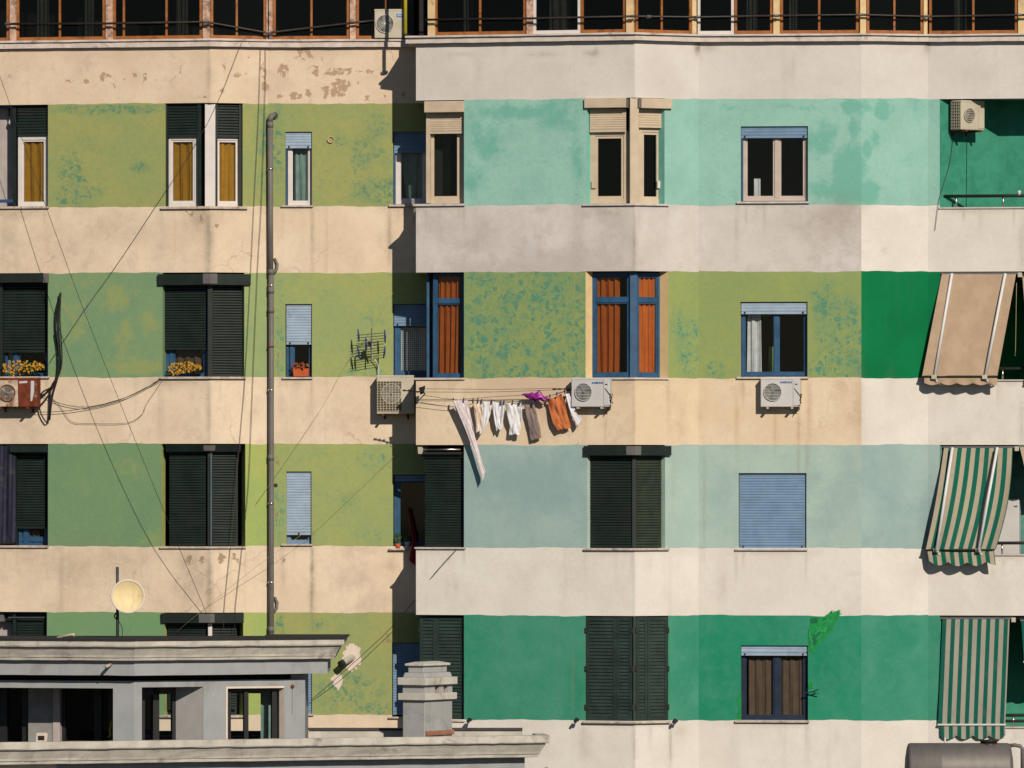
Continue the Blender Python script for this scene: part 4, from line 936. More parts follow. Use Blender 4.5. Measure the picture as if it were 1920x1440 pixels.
# neighbours cut by the picture edge
awning('edge of a tan awning at the right picture edge', (1917,2040), (1932,2010), 520, 705, .3, tan, 14, 4, None)
awning('folded green awning corner at the right picture edge beside the striped one', (1912,2040), (1922,2040), 838, 880, .2, sA, 8, 4, None)
awning('green awning corner at the right picture edge above the tank pipe', (1915,2040), (1920,2040), 1165, 1240, .12, sB, 8, 4, None)
t_ = thing('balcony_cloth', 'dark navy striped awning cloth drawn down at the left picture edge', 'awning', L0.at(0,1018,.0))
mb = MB(); mb.grid(lambda a, b: L0.at(-60+(87+4*b)*a, 836+182*b, -.05+.03*math.sin(a*30)+.04*b), 30, 8); o = mb.build('cloth', sC, t_, smooth=True); set_su(o, [i/30*.95+j*.01 for j in range(9) for i in range(31)])
mb = MB(); mb.tube([L0.at(-60,1018,.0), L0.at(27,1018,.0)], .02, 8); mb.build('front_bar', M['rail'], t_)

# ------------------------------------------------------------------ air conditioners
def text_mesh(txt, f, px0, px1, py, w, mat, parent, h=None):
    cu = bpy.data.curves.new('lettering', 'FONT'); cu.body = txt; cu.extrude = .001; cu.offset = .03; cu.align_x = 'LEFT'
    to = bpy.data.objects.new('tmp', cu); COL.objects.link(to)
    bpy.context.view_layer.update(); me = bpy.data.meshes.new_from_object(to.evaluated_get(bpy.context.evaluated_depsgraph_get()))
    bpy.data.objects.remove(to)
    n = len(me.vertices); co = np.zeros(n*3); me.vertices.foreach_get('co', co); co = co.reshape(-1, 3)
    u0, z0 = f.uz(px0, py, w); u1, _ = f.uz(px1, py, w)
    s = (u1-u0)/(co[:,0].max()-co[:,0].min()); sz = s if h is None else h/(co[:,1].max()-co[:,1].min())
    o0 = ORG[parent.name]
    nc = [tuple(f.pt(u0+(c[0]-co[:,0].min())*s, w+c[2], z0+c[1]*sz)-o0) for c in co]
    me.vertices.foreach_set('co', np.array(nc).ravel()); me.materials.clear(); me.materials.append(mat); me.update()
    ob = bpy.data.objects.new('lettering', me); COL.objects.link(ob); ob.parent = parent; ORG[ob.name] = o0.copy(); return ob
def air_con(label, f, px0, px1, py0, py1, w0, depth, body, fan=None, frx=None, panel=None, grid=False, logo=None, logo_box=None, bracket=True, n_bar=5, spoke=False, group=None):
    w1 = w0+depth; base = f.at((px0+px1)/2, py1, w0)
    t = thing('air_conditioner', label, 'air conditioner', base, group)
    u0, z1 = f.uz(px0, py0, w1); u1, _ = f.uz(px1, py0, w1); _, z0 = f.uz(px0, py1, w1)
    mb = MB(); mb.box(f, u0, u1, w0, w1, z0, z1); bo = mb.build('body', body, t, bevel=.015)
    mb = MB(); mb.box(f, u0-.004, u1+.004, w0+.01, w1+.006, z1-.035, z1+.004); mb.build('lid', body, t, bevel=.01)
    nv = Vector((f.n.x, f.n.y, 0))
    if fan:
        c = f.at(fan[0], fan[1], w1); r = fan[2]/100*(1+c.y/D)
        mb = MB(); mb.lathe(c+nv*.0035, nv, [(r,-.001),(r,.0),(.001,.0005)], 32); mb.build('fan_opening', M['ac_d'], t)
        fb = MB(); 
        for k in range(3):
            a0 = k*2.094+.5
            def bl(a, b):
                an = a0+a*1.5; rr = r*(.2+.68*b); return c+nv*(.006+.012*a)+Vector((f.u.x*rr*math.cos(an), f.u.y*rr*math.cos(an), rr*math.sin(an)))
            fb.grid(bl, 8, 4)
        fb.lathe(c+nv*.006, nv, [(r*.2,0),(r*.18,.02),(.001,.025)], 14); fb.build('fan', M['ac_g'], t, smooth=True)
        gb = MB()
        ring = [c+nv*.022+Vector((f.u.x*r*math.cos(k*math.pi/16), f.u.y*r*math.cos(k*math.pi/16), r*math.sin(k*math.pi/16))) for k in range(33)]
        gb.tube(ring, .008, 6, caps=False)
        if spoke:
            for k in range(30):
                a = k*math.pi/15; gb.tube([c+nv*.024+Vector((f.u.x*q*math.cos(a+.3*q/r), f.u.y*q*math.cos(a+.3*q/r), q*math.sin(a+.3*q/r))) for q in (r*.12, r*.55, r)], .0026, 4)
            gb.lathe(c+nv*.024, nv, [(r*.13,0),(r*.13,.008),(.001,.01)], 12)
        else:
            for k in range(n_bar):
                hh = r*(-1+2*(k+1)/(n_bar+1)); x = math.sqrt(max(0, r*r-hh*hh)); gb.tube([c+nv*.024+Vector((f.u.x*s_*x, f.u.y*s_*x, hh)) for s_ in (-1, 1)], .004, 4)
            for k in range(9):
                rr = r*(k+1)/10; gb.tube([c+nv*.022+Vector((f.u.x*rr*math.cos(q*math.pi/12), f.u.y*rr*math.cos(q*math.pi/12), rr*math.sin(q*math.pi/12))) for q in range(25)], .0018, 3, caps=False)
        gb.build('fan_grille', body if not spoke else M['pvc'], t)
    if grid:
        a, b, c_, d = grid; gb = MB(); ga, gz1 = f.uz(a, c_, w1); gB, _ = f.uz(b, c_, w1); _, gz0 = f.uz(a, d, w1)
        bk = MB(); bk.box(f, ga, gB, w1, w1+.002, gz0, gz1); bk.build('coil_guard', plain('dark_coil', C(105,90,68), .8, .3, 30), t)
        for k in range(9): u = ga+(gB-ga)*k/8; gb.box(f, u-.004, u+.004, w1+.022, w1+.03, gz0, gz1)
        for k in range(13): z = gz0+(gz1-gz0)*k/12; gb.box(f, ga, gB, w1+.0205, w1+.028, z-.003, z+.003)
        gb.build('grille', body, t)
    if panel:
        a = panel; mb = MB(); ua, _ = f.uz(a, py0, w1); mb.box(f, ua, u1-.01, w1, w1+.012, z0+.03, z1-.03); mb.build('service_panel', body, t, bevel=.006)
        for k in range(4):
            zz = z0+.18+(z1-z0-.34)*k/3
        mb = MB(); mb.box(f, (ua+u1)/2-.03, (ua+u1)/2+.02, w1+.012, w1+.016, z1-.13, z1-.11); mb.build('handle', M['ac_d'], t)
    if logo: text_mesh(logo[0], f, logo[1], logo[2], logo[3], w1+.004, M['logo'], t, logo[4])
    if logo_box:
        a, b, c_, d, txt = logo_box; mb = MB(); mb.pbox(f, a, b, c_, d, w1+.001, w1+.005); mb.build('label_plate', plain('blue_label', (.01,.16,.52), .5, .05), t)
        if txt: text_mesh(txt, f, a+2, b-1, d-2, w1+.007, M['white'], t, .035)
    if bracket:
        for q in (.18, .8):
            u = u0+(u1-u0)*q; mb = MB(); mb.box(f, u-.02, u+.02, 0, w1+.04, z0-.035, z0-.005); mb.box(f, u-.018, u+.018, 0, .02, z0-.1, z0-.036)
            mb.build('bracket', M['ac_b'] if body is M['ac_w'] else M['rust'], t)
    return t
a_ = air_con('white air conditioner right of the laundry under the orange curtained corner window', FA, 1071, 1143, 709, 763, .04, .2, M['ac_w'], (1094.5,735,16.3), panel=1132, logo=('SAMSUNG',1110,1131,719.5,.04))
b_ = air_con('white air conditioner alone under the blue window of the middle facet', FC, 1426, 1500, 708.5, 763, .04, .2, M['ac_w'], (1449,735,16.5), panel=1487, logo=('SAMSUNG',1463,1485,718.5,.04))
for t_, f, px in ((a_, FA, 1146), (b_, FC, 1501)):
    mb = MB(); mb.tube([f.at(px-12,728,.25), f.at(px-4,738,.26), f.at(px+1,745,.24), f.at(px-3,757,.2), f.at(px-2,768,.12), f.at(px-10,774,.03)], .008, 6); mb.tube([f.at(px+2,738,.22), f.at(px,752,.2), f.at(px-6,766,.15), f.at(px-14,780,.03)], .007, 6)
    for q in range(5): mb.lathe(f.at(px+random.uniform(-3,3),740+q*5,.24), (0,0,1), [(.001,-.02),(.02,0),(.001,.02)], 6)
    mb.build('pipes', M['rubber'], t_)
air_con('beige air conditioner with grid guard beside the television antenna', L2, 706, 777, 704, 776, .06, .3, M['ac_b'], (734,738,18.5), grid=(708,753,715,771), panel=None)
c_ = air_con('rusty brown air conditioner under the yellow flowers at the left edge', L0, -14, 69, 709, 763, .08, .28, M['rust'], (14,737,15.5), panel=None, n_bar=0)
mb = MB(); mb.slab([(-8,713),(33,713),(34,762),(-8,762)], L0, .36, .365); mb.build('front_frame', plain('pale_worn_enamel', C(214,184,152), .7, .2, 12, dirt=C(120,60,30), dirt_th=.55), c_)
mb = MB(); mb.slab([(58,714),(64,714),(64,735),(60,752),(57,752)], L0, .36, .366); mb.slab([(36,715),(51,714),(51,718),(36,719)], L0, .36, .366); mb.build('label_plate', M['ac_w'], c_)
fT = Frame(L2.pt(0,.02,0).xy, L2.pt(L2.len,.02,0).xy)
air_con('beige air conditioner with round fan on the ledge of the top balcony', L2, 702, 756, 17.5, 71.5, -.02, .17, M['ac_b'], (722,44.5,16.5), logo_box=(743.5,756,26,32,'airwell'), bracket=False, spoke=True)
# loggia unit, turned to the right on the slanting wall
uL, _ = FH.uz(1762, 184); q0 = FH.pt(uL, -.02, 0); q1 = FH.pt(uL+1.0, -1.08, 0); FS = Frame(q0.xy, q1.xy)
air_con('air conditioner turned sideways under the ceiling of the top right loggia', FS, 1802, 1846, 188, 243, .1, .3, M['ac_b'], (1817,216,13), panel=1834)
sg = MB(); zt1 = FS.uz(1802,190,.4)[1]; zt0 = FS.uz(1802,241,.4)[1]; ua = FS.uz(1802,190,.4)[0]
t_ = [o for o in COL.objects if o.get('label', '').startswith('air conditioner turned')][0]
for k in range(6): w = .13+.05*k; sg.hexa([FS.pt(ua-.012,w,zt0),FS.pt(ua-.004,w,zt0),FS.pt(ua-.004,w-.008,zt0),FS.pt(ua-.012,w-.008,zt0),FS.pt(ua-.012,w,zt1),FS.pt(ua-.004,w,zt1),FS.pt(ua-.004,w-.008,zt1),FS.pt(ua-.012,w-.008,zt1)])
for k in range(10): z = zt0+(zt1-zt0)*k/9; sg.box(FS, ua-.016, ua-.01, .12, .39, z-.004, z+.004)
sg.build('side_grille', M['ac_b'], t_)
sg = MB(); sg.box(FS, ua-.003, ua-.0005, .13, .385, zt0, zt1); sg.build('coil', M['ac_d'], t_)
uK, zK1 = FH.uz(1884, 935, -.6); uK2, _ = FH.uz(1911, 935, -.6); _, zK0 = FH.uz(1884, 1032, -.6)
t_ = thing('standing_air_conditioner', 'tall white cabinet behind the flapping striped awning', 'cabinet', FH.pt(uK, -.6, zK0-.4))
mb = MB(); mb.box(FH, uK-.25, uK2, -.95, -.6, zK0-.4, zK1); mb.build('body', M['ac_w'], t_, bevel=.015)
mb = MB(); mb.box(FH, uK2-.1, uK2-.03, -.6, -.594, zK1-.16, zK1-.13); mb.build('label_plate', M['greybox'], t_)

# ------------------------------------------------------------------ laundry
WL = .2
def cloth(name, label, cat, left, right, mat, w=WL, folds=3, amp=.02, n=24, group='laundry on the line', seed=0):
    """sheet between a left and a right edge given as (px,py) polylines, gently folded"""
    wd_ = max(abs(right[0][0]-left[0][0]), abs(right[-2][0]-left[-2][0]))/100; amp = .11*wd_; folds = 1.0+.6*(wd_ > .2)
    def along(pl, t):
        q = t*(len(pl)-1); i = min(int(q), len(pl)-2); r = q-i
        return pl[i][0]+(pl[i+1][0]-pl[i][0])*r, pl[i][1]+(pl[i+1][1]-pl[i][1])*r
    ph = seed*1.3
    def fn(a, b):
        l = along(left, b); r = along(right, b)
        px = l[0]+(r[0]-l[0])*a; py = l[1]+(r[1]-l[1])*a
        py += 5*wd_/.2*mnoise.noise(Vector((a*2.6+ph, ph, 3)))*b**4+2.2*math.sin(math.pi*a)*(1-b)**3; px += 2.2*mnoise.noise(Vector((a*1.5, b*3, ph)))*b
        d = amp*1.5*mnoise.noise(Vector((a*folds*1.7+ph, b*1.6+a*.8, ph*3)))+amp*.9*mnoise.noise(Vector((a*folds*3.3, b*3.1-a*2, ph*5)))+amp*.5*mnoise.noise(Vector((a*6+b*3, b*8, ph)))
        return FA.at(px, py, w+d-.03*b)
    mb = MB(); mb.grid(fn, n, 24)
    o = mb.build(name, mat, smooth=True, origin=FA.at(left[0][0], left[0][1], w), solid=.006)
    return tag(o, label, cat, group)
cloth('long_sheet', 'long narrow white sheet trailing far below the other laundry', 'sheet', [(849,750),(860,775),(873,805),(890,850),(906,902)], [(860,749),(874,770),(884,800),(900,850),(911,884)], M['pinkwhite'], .24, 2, .03, seed=1)
cloth('pale_shirt', 'pinkish white shirt pegged beside the long sheet', 'shirt', [(862,750),(866,765),(876,790),(888,820)], [(876,749),(880,765),(886,795),(890,818)], M['pinkwhite'], .2, 2, .03, seed=2)
cloth('peach_top', 'peach tinted white top hanging left of the white undershirts', 'top', [(884,750),(889,768),(892,790),(893,812)], [(901,749),(903,770),(906,790),(904,806)], plain('peach_white_cotton', C(246,218,190), .95, .15, 5, dirt=C(240,170,110), dirt_th=.56), .19, 2, .03, seed=3)
cloth('undershirt', 'leftmost plain white undershirt, its corner drawn to one side', 'undershirt', [(902,751),(904,770),(905,790),(899,814)], [(922,752),(920,775),(914,795),(903,816)], M['cream_cloth'], .19, 2, .03, seed=4)
cloth('undershirt', 'middle white undershirt with a square hem on the line', 'undershirt', [(923,753),(925,775),(928,795),(930,805)], [(945,752),(945,775),(942,795),(940,808)], M['cream_cloth'], .19, 2, .025, seed=5)
cloth('undershirt', 'right white undershirt hanging next to the grey trousers', 'undershirt', [(947,755),(951,775),(956,800),(954,814)], [(979,754),(979,778),(977,800),(974,817)], M['cream_cloth'], .19, 3, .03, seed=6)
cloth('trousers', 'grey brown trousers with a crease hanging from the line', 'trousers', [(982,757),(987,780),(992,805),(996,826)], [(1001,756),(1006,775),(1012,800),(1016,820)], M['taupe'], .13, 2, .03, seed=7)
cloth('towel', 'orange towel swinging on the line', 'towel', [(1026,748),(1030,770),(1037,795),(1047,811)], [(1053,738),(1060,760),(1066,785),(1072,804)], M['orange_c'], .16, 2, .02, seed=8)
cloth('white_cloth', 'crumpled white cloth below the corner of the air conditioner', 'cloth', [(1059,736),(1065,755),(1070,775),(1080,800)], [(1066,733),(1073,755),(1082,775),(1091,786)], M['cream_cloth'], .2, 2, .03, seed=9)
# magenta bag: a crumpled closed pouch
mb = MB()
def bag(a, b):
    an = a*2*math.pi; s = math.sin(min(1, b*1.06)*math.pi*.94)**.8*(.55+.6*b)
    q = Vector((math.cos(an)*1.6, math.sin(an)*1.6, b*4)); k = 1+.55*mnoise.noise(q)+.25*mnoise.noise(q*2.7)
    px = 979+47*b+2*math.sin(an*2); py = 740+7*b+(8.5*math.sin(an)*s)*k+4*mnoise.noise(Vector((b*5, 1, 2)))
    return FA.at(px, py, .2+.07*s*math.cos(an)*k)
mb.grid(bag, 30, 26); tag(mb.build('plastic_bag', M['magenta'], smooth=True, origin=FA.at(1000,745,.2)), 'crumpled magenta plastic bag lying on the washing line', 'bag')
# lines and brackets
def cable(label, pts, r, mat, name='cable', cat='cable', group=None, n=5, smooth=3):
    """tube through points, rounded with a Catmull-Rom spline"""
    pts = [Vector(p) for p in pts]; out = []
    for i in range(len(pts)-1):
        p0, p1, p2, p3 = pts[max(i-1,0)], pts[i], pts[i+1], pts[min(i+2,len(pts)-1)]
        for k in range(smooth):
            t = k/smooth; out.append(.5*((2*p1)+(p2-p0)*t+(2*p0-5*p1+4*p2-p3)*t*t+(3*p1-p0-3*p2+p3)*t**3))
    out.append(pts[-1]); mb = MB(); mb.tube(out, r, n)
    return tag(mb.build(name, mat, origin=pts[0], smooth=True), label, cat, group)
lines = [([(795,729),(930,730),(1045,728)], .3, 'uppermost washing line between the two black pulleys'), ([(797,735),(920,735),(1040,731)], .25, 'second washing line just under the uppermost one'),
 ([(795,741),(850,749),(925,752),(985,755),(1062,732)], .2, 'sagging washing line carrying the white laundry'), ([(870,748),(980,741),(1020,744),(1060,734)], .17, 'washing line rising behind the magenta bag'), ([(780,755),(838,762),(900,765)], .12, 'short lower washing line by the left bracket')]
for pl, w, lab in lines: cable(lab, [FA.at(a,b,w) for a,b in pl], .0045, M['wire'], 'washing_line', 'washing line')
def pulley_bar(label, f, pts, w, plate=None):
    t = thing('line_bracket', label, 'bracket', f.at(pts[0][0], pts[0][1], w))
    mb = MB(); mb.tube([f.at(pts[0][0]-3,pts[0][1],w), f.at(pts[-1][0]+12,pts[-1][1],w)], .012, 6); mb.build('bar', M['dark'], t)
    for a, b in pts: mb = MB(); mb.lathe(f.at(a,b,w), (1,0,0), [(.001,-.02),(.026,-.018),(.012,0),(.026,.018),(.001,.02)], 10); mb.build('pulley', M['dark'], t)
    if plate: mb = MB(); mb.slab(plate, f, w-.05, w-.03); mb.build('plate', M['dark'], t)
    mb = MB(); mb.tube([f.at(pts[-1][0]+10,pts[-1][1],w), f.at(pts[-1][0]+14,pts[-1][1]+3,0)], .012, 6); mb.build('arm', M['dark'], t)
pulley_bar('black pulley bracket at the bay edge over the grid guarded air conditioner', FA, [(758,732),(767,732),(776,732),(783,735)], .33, [(785,727),(797,723),(795,737),(788,740)])
pulley_bar('black pulley bracket left of the white air conditioner above the towel', FA, [(1039,730),(1049,729.5),(1060,729)], .3, [(1062,727),(1072,725),(1070,733),(1063,734)])
pg = [(850,749),(869,749),(887,750),(896,750),(903,751),(922,752),(939,754),(945,753.5),(961,752.5),(974,753.5),(981,755),(1000,753),(1031,742),(1044,738),(1059,734)]
PEG = ['at the top corner of the long trailing sheet', 'on the shoulder of the pinkish white shirt', 'on the left of the peach tinted top', 'on the right of the peach tinted top', 'on the left of the leftmost white undershirt', 'between the leftmost and middle white undershirts', 'on the right of the middle white undershirt', 'between the middle and right white undershirts', 'in the middle of the right white undershirt', 'on the right of the right white undershirt', 'on the left of the grey brown trousers', 'on the right of the grey brown trousers, under the bag', 'on the left of the orange towel', 'on the right of the orange towel', 'on the crumpled white cloth by the air conditioner']
pb_ = None
for i, (a, b) in enumerate(pg):
    p_ = FA.at(a, b, .22)
    if pb_ is None:
        mb = MB(); fr = Frame((0,0),(1,0)); mb.box(fr, -.012, .012, -.02, .02, -.05, .03); pb_ = mb.build('clothes_peg', plain('dark_blue_peg', (.02,.025,.06), .6), origin=(0,0,0)); pb_.location = p_; o = pb_
    else: o = pb_.copy(); COL.objects.link(o); o.location = p_
    tag(o, 'dark clothes peg '+PEG[i], 'clothes peg', 'pegs on the washing line')
for i, (a, b, f, nm) in enumerate(((880,1350,FA,'below the louvred window at the bay edge'),(1081,1350,FA,'left of the louvred corner window'),(1267,1352,FB,'right of the louvred corner window'))):
    t = thing('line_hook', 'small black line hook '+nm, 'hook', f.at(a,b,.0)); mb = MB(); mb.tube([f.at(a,b+3,0), f.at(a,b,.2)], .014, 6); mb.build('arm', M['dark'], t)
    mb = MB(); mb.slab([(a-5,b),(a-1,b-5),(a+2,b-3),(a+5,b-2),(a+3,b+3),(a,b+2),(a-3,b+5),(a-6,b+4)], f, .18, .21); mb.build('plate', M['dark'], t)

# ------------------------------------------------------------------ drainpipe
t_ = thing('drainpipe', 'grey plastic drainpipe running down the left block', 'drainpipe', L2.at(508,1200,.1))
def X2(px, py, w=.1): return Frame(L1.p, L1.pt(L1.len+1,0,0).xy).at(px, py, w) if False else L2.at(px, py, w)
mb = MB(); mb.tube([X2(506.5,226), X2(507,400), X2(507.5,510)], .052, 12); mb.build('upper_pipe', M['pipe'], t_, smooth=True)
mb = MB(); mb.tube([X2(508.5,510), X2(508.5,720), X2(508.5,945), X2(508.5,1300)], .052, 12); mb.build('lower_pipe', M['pipe'], t_, smooth=True)
mb = MB(); mb.tube([X2(506.5,228), X2(507,221), X2(510,217,.09), X2(516,216,.0)], .054, 12); mb.lathe(X2(516,216,.02), Vector((L2.n.x,L2.n.y,0)), [(.06,0),(.062,.03),(.05,.03)], 14); mb.build('elbow', M['pipe'], t_, smooth=True)
for py in (234, 510, 545, 582, 858, 1180): mb = MB(); mb.tube([X2(508.3 if py > 505 else 506.8,py-5), X2(508.3 if py > 505 else 506.8,py+5)], .06, 12); mb.build('collar', M['pipe'], t_, smooth=True)
for py in (317, 535, 650, 731, 944, 1092): mb = MB(); mb.tube([X2(508.2 if py > 505 else 507,py-1.5), X2(508.2 if py > 505 else 507,py+1.5)], .059, 12); mb.build('clamp', M['steel'] if py != 650 else M['rust'], t_, smooth=True)
for py in (495, 1130): mb = MB(); mb.tube([X2(512,py+18,.1), X2(519,py+10,.07), X2(520,py,.05), X2(515,py-10,.0)], .028, 8); mb.build('branch', M['pipe'], t_, smooth=True)

# ------------------------------------------------------------------ cables
Lw = lambda pts, w=.03: [ (L0 if a < 394 else (L1 if a < 503 else L2)).at(a, b, w) for a, b in pts]
cable('long dark cable slanting down across the left block from the top left', [L0.at(-30,60,.5)]+[L0.at(a,b,w) for a,b,w in ((0,144,.7),(89,395,.95),(158,584,1.05),(239,790,1.05),(318,984,.8),(387,1150,.1))], .005, M['rubber'])
cable('thin cable slanting down leftwards from the cornice past the upper corner window', [L1.at(453,80,.16)]+[L0.at(a,b,.1) for a,b in ((392,226),(283,400),(208,512),(158,581),(92,681))], .0042, M['wire'])
cable('left of the two thin cables hanging beside the drainpipe', Lw([(489,72),(485,211),(476,389),(470,513),(460,700),(450,823),(436,985),(421,1134),(419,1180)], .05), .0048, M['wire'])
cable('right of the two thin cables hanging beside the drainpipe', Lw([(498,72),(497,180),(490,389),(483,509),(472,770),(466,910),(455,1020),(442,1134),(440,1190)], .06), .005, M['rubber'])
cable('pale cable crossing the olive wall down to the corner window', [L2.at(755,841,.03), L2.at(660,925,.3), L2.at(587,987,.5), L1.at(480,1063,.5), L0.at(330,1185,.1)], .0032, M['wire_p'])
cable('dark cable dropping from the bay sill behind the grey roof', [FA.at(859,1027,.02), FA.at(815,1075,.1), L2.at(745,1165,.5), L2.at(655,1250,.45), L2.at(584,1312,.1)], .006, M['rubber'])
cable('pale cable from under the bay to the antenna and on to the lower left', [L2.at(756,517,.03), L2.at(690,628,.12), L2.at(648,684,.1), L2.at(600,770,.1), L1.at(480,945,.1)], .003, M['wire_p'])
cable('upper sagging cable from the corner window sill to the rusty unit', [L0.at(a,b,.06) for a,b in ((302,709),(250,740),(167,763),(111,756),(76,738))], .006, M['rubber'])
cable('lower sagging cable from the corner window sill to the rusty unit', [L0.at(a,b,.08) for a,b in ((303,711),(222,751),(130,770),(56,773))], .006, M['rubber'])
cable('loose thin cable looping low on the cream band', [L0.at(a,b,.04) for a,b in ((305,712),(274,759),(267,776),(239,793),(169,794),(133,790),(111,759),(90,742))], .0045, M['wire'])
for i, (pl, lab) in enumerate((([(114,548),(104,590),(106,640),(112,690),(104,715),(92,730),(70,752)], 'black hose on the outer left of the hose bundle'), ([(114,550),(112,600),(116,660),(114,692),(104,716),(88,745),(74,765),(85,790),(92,784),(95,730),(104,712)], 'black hose looping under the rusty air conditioner'),
   ([(113,549),(108,600),(110,650),(111,690),(107,712),(98,745),(93,788)], 'black hose hanging lowest in the bundle'), ([(105,620),(110,655),(110,690),(105,712),(96,726),(80,735),(70,750)], 'short black hose joining the bundle halfway'))):
    cable(lab, [L0.at(a,b,.07+.02*i) for a,b in pl], .014 if i < 2 else .016, M['rubber'], 'hose', 'hose')
cable('thin cable hanging from the top right loggia over its parapet', [FS.at(1788,250,.03), FS.at(1780,310,.03), FS.at(1764,362,.04), FH.at(1759,388,.05), FH.at(1753,432,.03)], .0048, M['wire'])
cable('thin vertical wire on the green wall of the top right loggia', [FS.at(1813,262,.02), FS.at(1812.5,340,.02), FS.at(1812,388,.02)], .004, M['rubber'])
cable('thin cord with a weight hanging in the second loggia', [FH.at(1906,530,-.1), FH.at(1904,655,-.1), FH.at(1903,666,-.1)], .006, M['wire_p'], 'cord', 'cord')

# ------------------------------------------------------------------ antenna
t_ = thing('television_antenna', 'small television antenna with blue tips on the green wall', 'antenna', L2.at(695,660,.05))
mb = MB(); mb.tube([L2.at(697,668,.0), L2.at(696,655,.25), L2.at(694,640,.55)], .014, 8); mb.tube([L2.at(697,615,.32), L2.at(696,700-26,.32)], .012, 6); mb.build('mast', M['greybox'], t_)
mb = MB()
for k in range(5): py = 626+k*5.2; mb.tube([L2.at(668,py+3,.34), L2.at(720,py-2,.3)], .0055, 5)
for k in range(5): py = 655+k*4.8; mb.tube([L2.at(668,py+2,.34), L2.at(720,py-4,.3)], .0055, 5)
mb.build('reflector_rods', M['rail'], t_)
for a, b, c_, d, w in ((671,617,673,641,.36),(670,648,674,672,.36),(721,618,722,643,.36),(722,649,719,672,.36),(686,633,687,657,.6)):
    mb = MB(); mb.tube([L2.at(a,b,w), L2.at((a+c_)/2+.5,(b+d)/2,w+.02), L2.at(c_,d,w)], [.01,.02,.012], 8); mb.build('director', M['antb'], t_)
mb = MB(); mb.pbox(L2, 690, 697, 639, 649, .3, .4); mb.build('connector', M['antb'], t_, bevel=.01)
mb = MB(); mb.tube([L2.at(687,634,.58), L2.at(697,645,.34), L2.at(697,668,.2)], .016, 6); mb.build('boom', M['pvc'], t_)
cable('white cable from the antenna down to the air conditioner', [L2.at(697,670,.1), L2.at(706,678,.12), L2.at(710,692,.1), L2.at(710,704,.1)], .009, M['white'])

# ------------------------------------------------------------------ vents, patches, marks on the wall
mb = MB(); nv = Vector((L2.n.x, L2.n.y, 0)); mb.lathe(L2.at(620,262,.0), nv, [(.045,-.0),(.062,.002),(.066,.03),(.052,.03),(.048,-.12),(.001,-.12)], 18)
vp = mb.build('vent_hole', [plain('vent_plaster', C(206,160,120), .9, .2)], BLD, smooth=True)
mb = MB(); mb.lathe(L2.at(620,262,.031), nv, [(.046,-.06),(.001,-.058)], 16); mb.build('hole', M['dark'], vp)
mb = MB(); mb.lathe(L2.at(517,910,.004), nv, [(.04,0),(.001,.001)], 10); mb.build('vent_hole', M['dark'], BLD)
def blob(cx, cy, rx, ry, n, jag, seed):
    rn = random.Random(seed); out = []
    for k in range(n):
        a = 2*math.pi*k/n; q = 1+rn.uniform(-jag, jag); out.append((cx+rx*q*math.cos(a), cy+ry*q*math.sin(a)))
    return out
mb = MB(); mb.slab(blob(660,1233,18,24,40,.17,3), L2, .0, .008); mb.build('plaster_patch', M['plaster'], BLD)
mb = MB(); mb.slab([(622,1270),(627,1265),(633,1263),(640,1266),(643,1274),(641,1283),(637,1290),(634,1295),(631,1289),(627,1287),(624,1283),(626,1278),(621,1276),(619,1273)], L2, .0, .008); mb.build('plaster_patch', M['plaster'], BLD)
t_ = thing('flue_pipe', 'shiny metal flue pipe sticking out of the bare plaster patch', 'flue', L2.at(660,1235,.0))
mb = MB(); mb.tube([L2.at(664,1231,-.05), L2.at(657,1234,.1), L2.at(644,1242,.22)], .06, 14, caps=False); mb.build('pipe', plain('shiny_steel', (.5,.48,.44), .3, .1, metal=.35, spec=.8), t_, smooth=True)
mb = MB(); mb.tube([L2.at(645,1241.5,.2), L2.at(638,1246,.28)], [.064,.068], 14, caps=True); mb.build('cowl', M['dark'], t_)
gp1 = plain('bright_green_paint', C(18,140,66), .8, .2, 9); gp2 = plain('thin_green_paint', C(40,148,80), .85, .25, 14); gp3 = plain('dark_green_paint', C(14,112,66), .8, .2, 9)
mb = MB(); mb.slab([(1519,1158),(1527,1155),(1540,1160),(1552,1153),(1557,1148),(1566,1149),(1575,1145),(1574,1155),(1566,1166),(1556,1178),(1547,1190),(1537,1205),(1528,1222),(1518,1224),(1515,1212),(1518,1196),(1517,1180)], FC, .0, .0015); mb.build('paint_splash', gp1, BLD)
rn = random.Random(4)
def stroke(x0, y0, x1, y1, wd, mat, w):
    """one brush stroke with a ragged end"""
    d = Vector((x1-x0, y1-y0)); L = d.length; d.normalize(); q = Vector((-d.y, d.x)); A = []; B = []
    for k in range(9):
        t = k/8; ww = wd*(.35+.65*math.sin(min(1, t*1.4+.15)*math.pi*.62))*rn.uniform(.8,1.15); c = Vector((x0,y0))+d*L*t+q*math.sin(t*4)*1.2
        A.append(tuple(c+q*ww)); B.append(tuple(c-q*ww*rn.uniform(.7,1.1)))
    end = [tuple(Vector((x1,y1))+q*wd*(1-2*k/6)+d*rn.uniform(-3,5)) for k in range(7)]
    mb = MB(); mb.slab(A+end+B[::-1], FC, .0, w); mb.build('paint_stroke', mat, BLD)
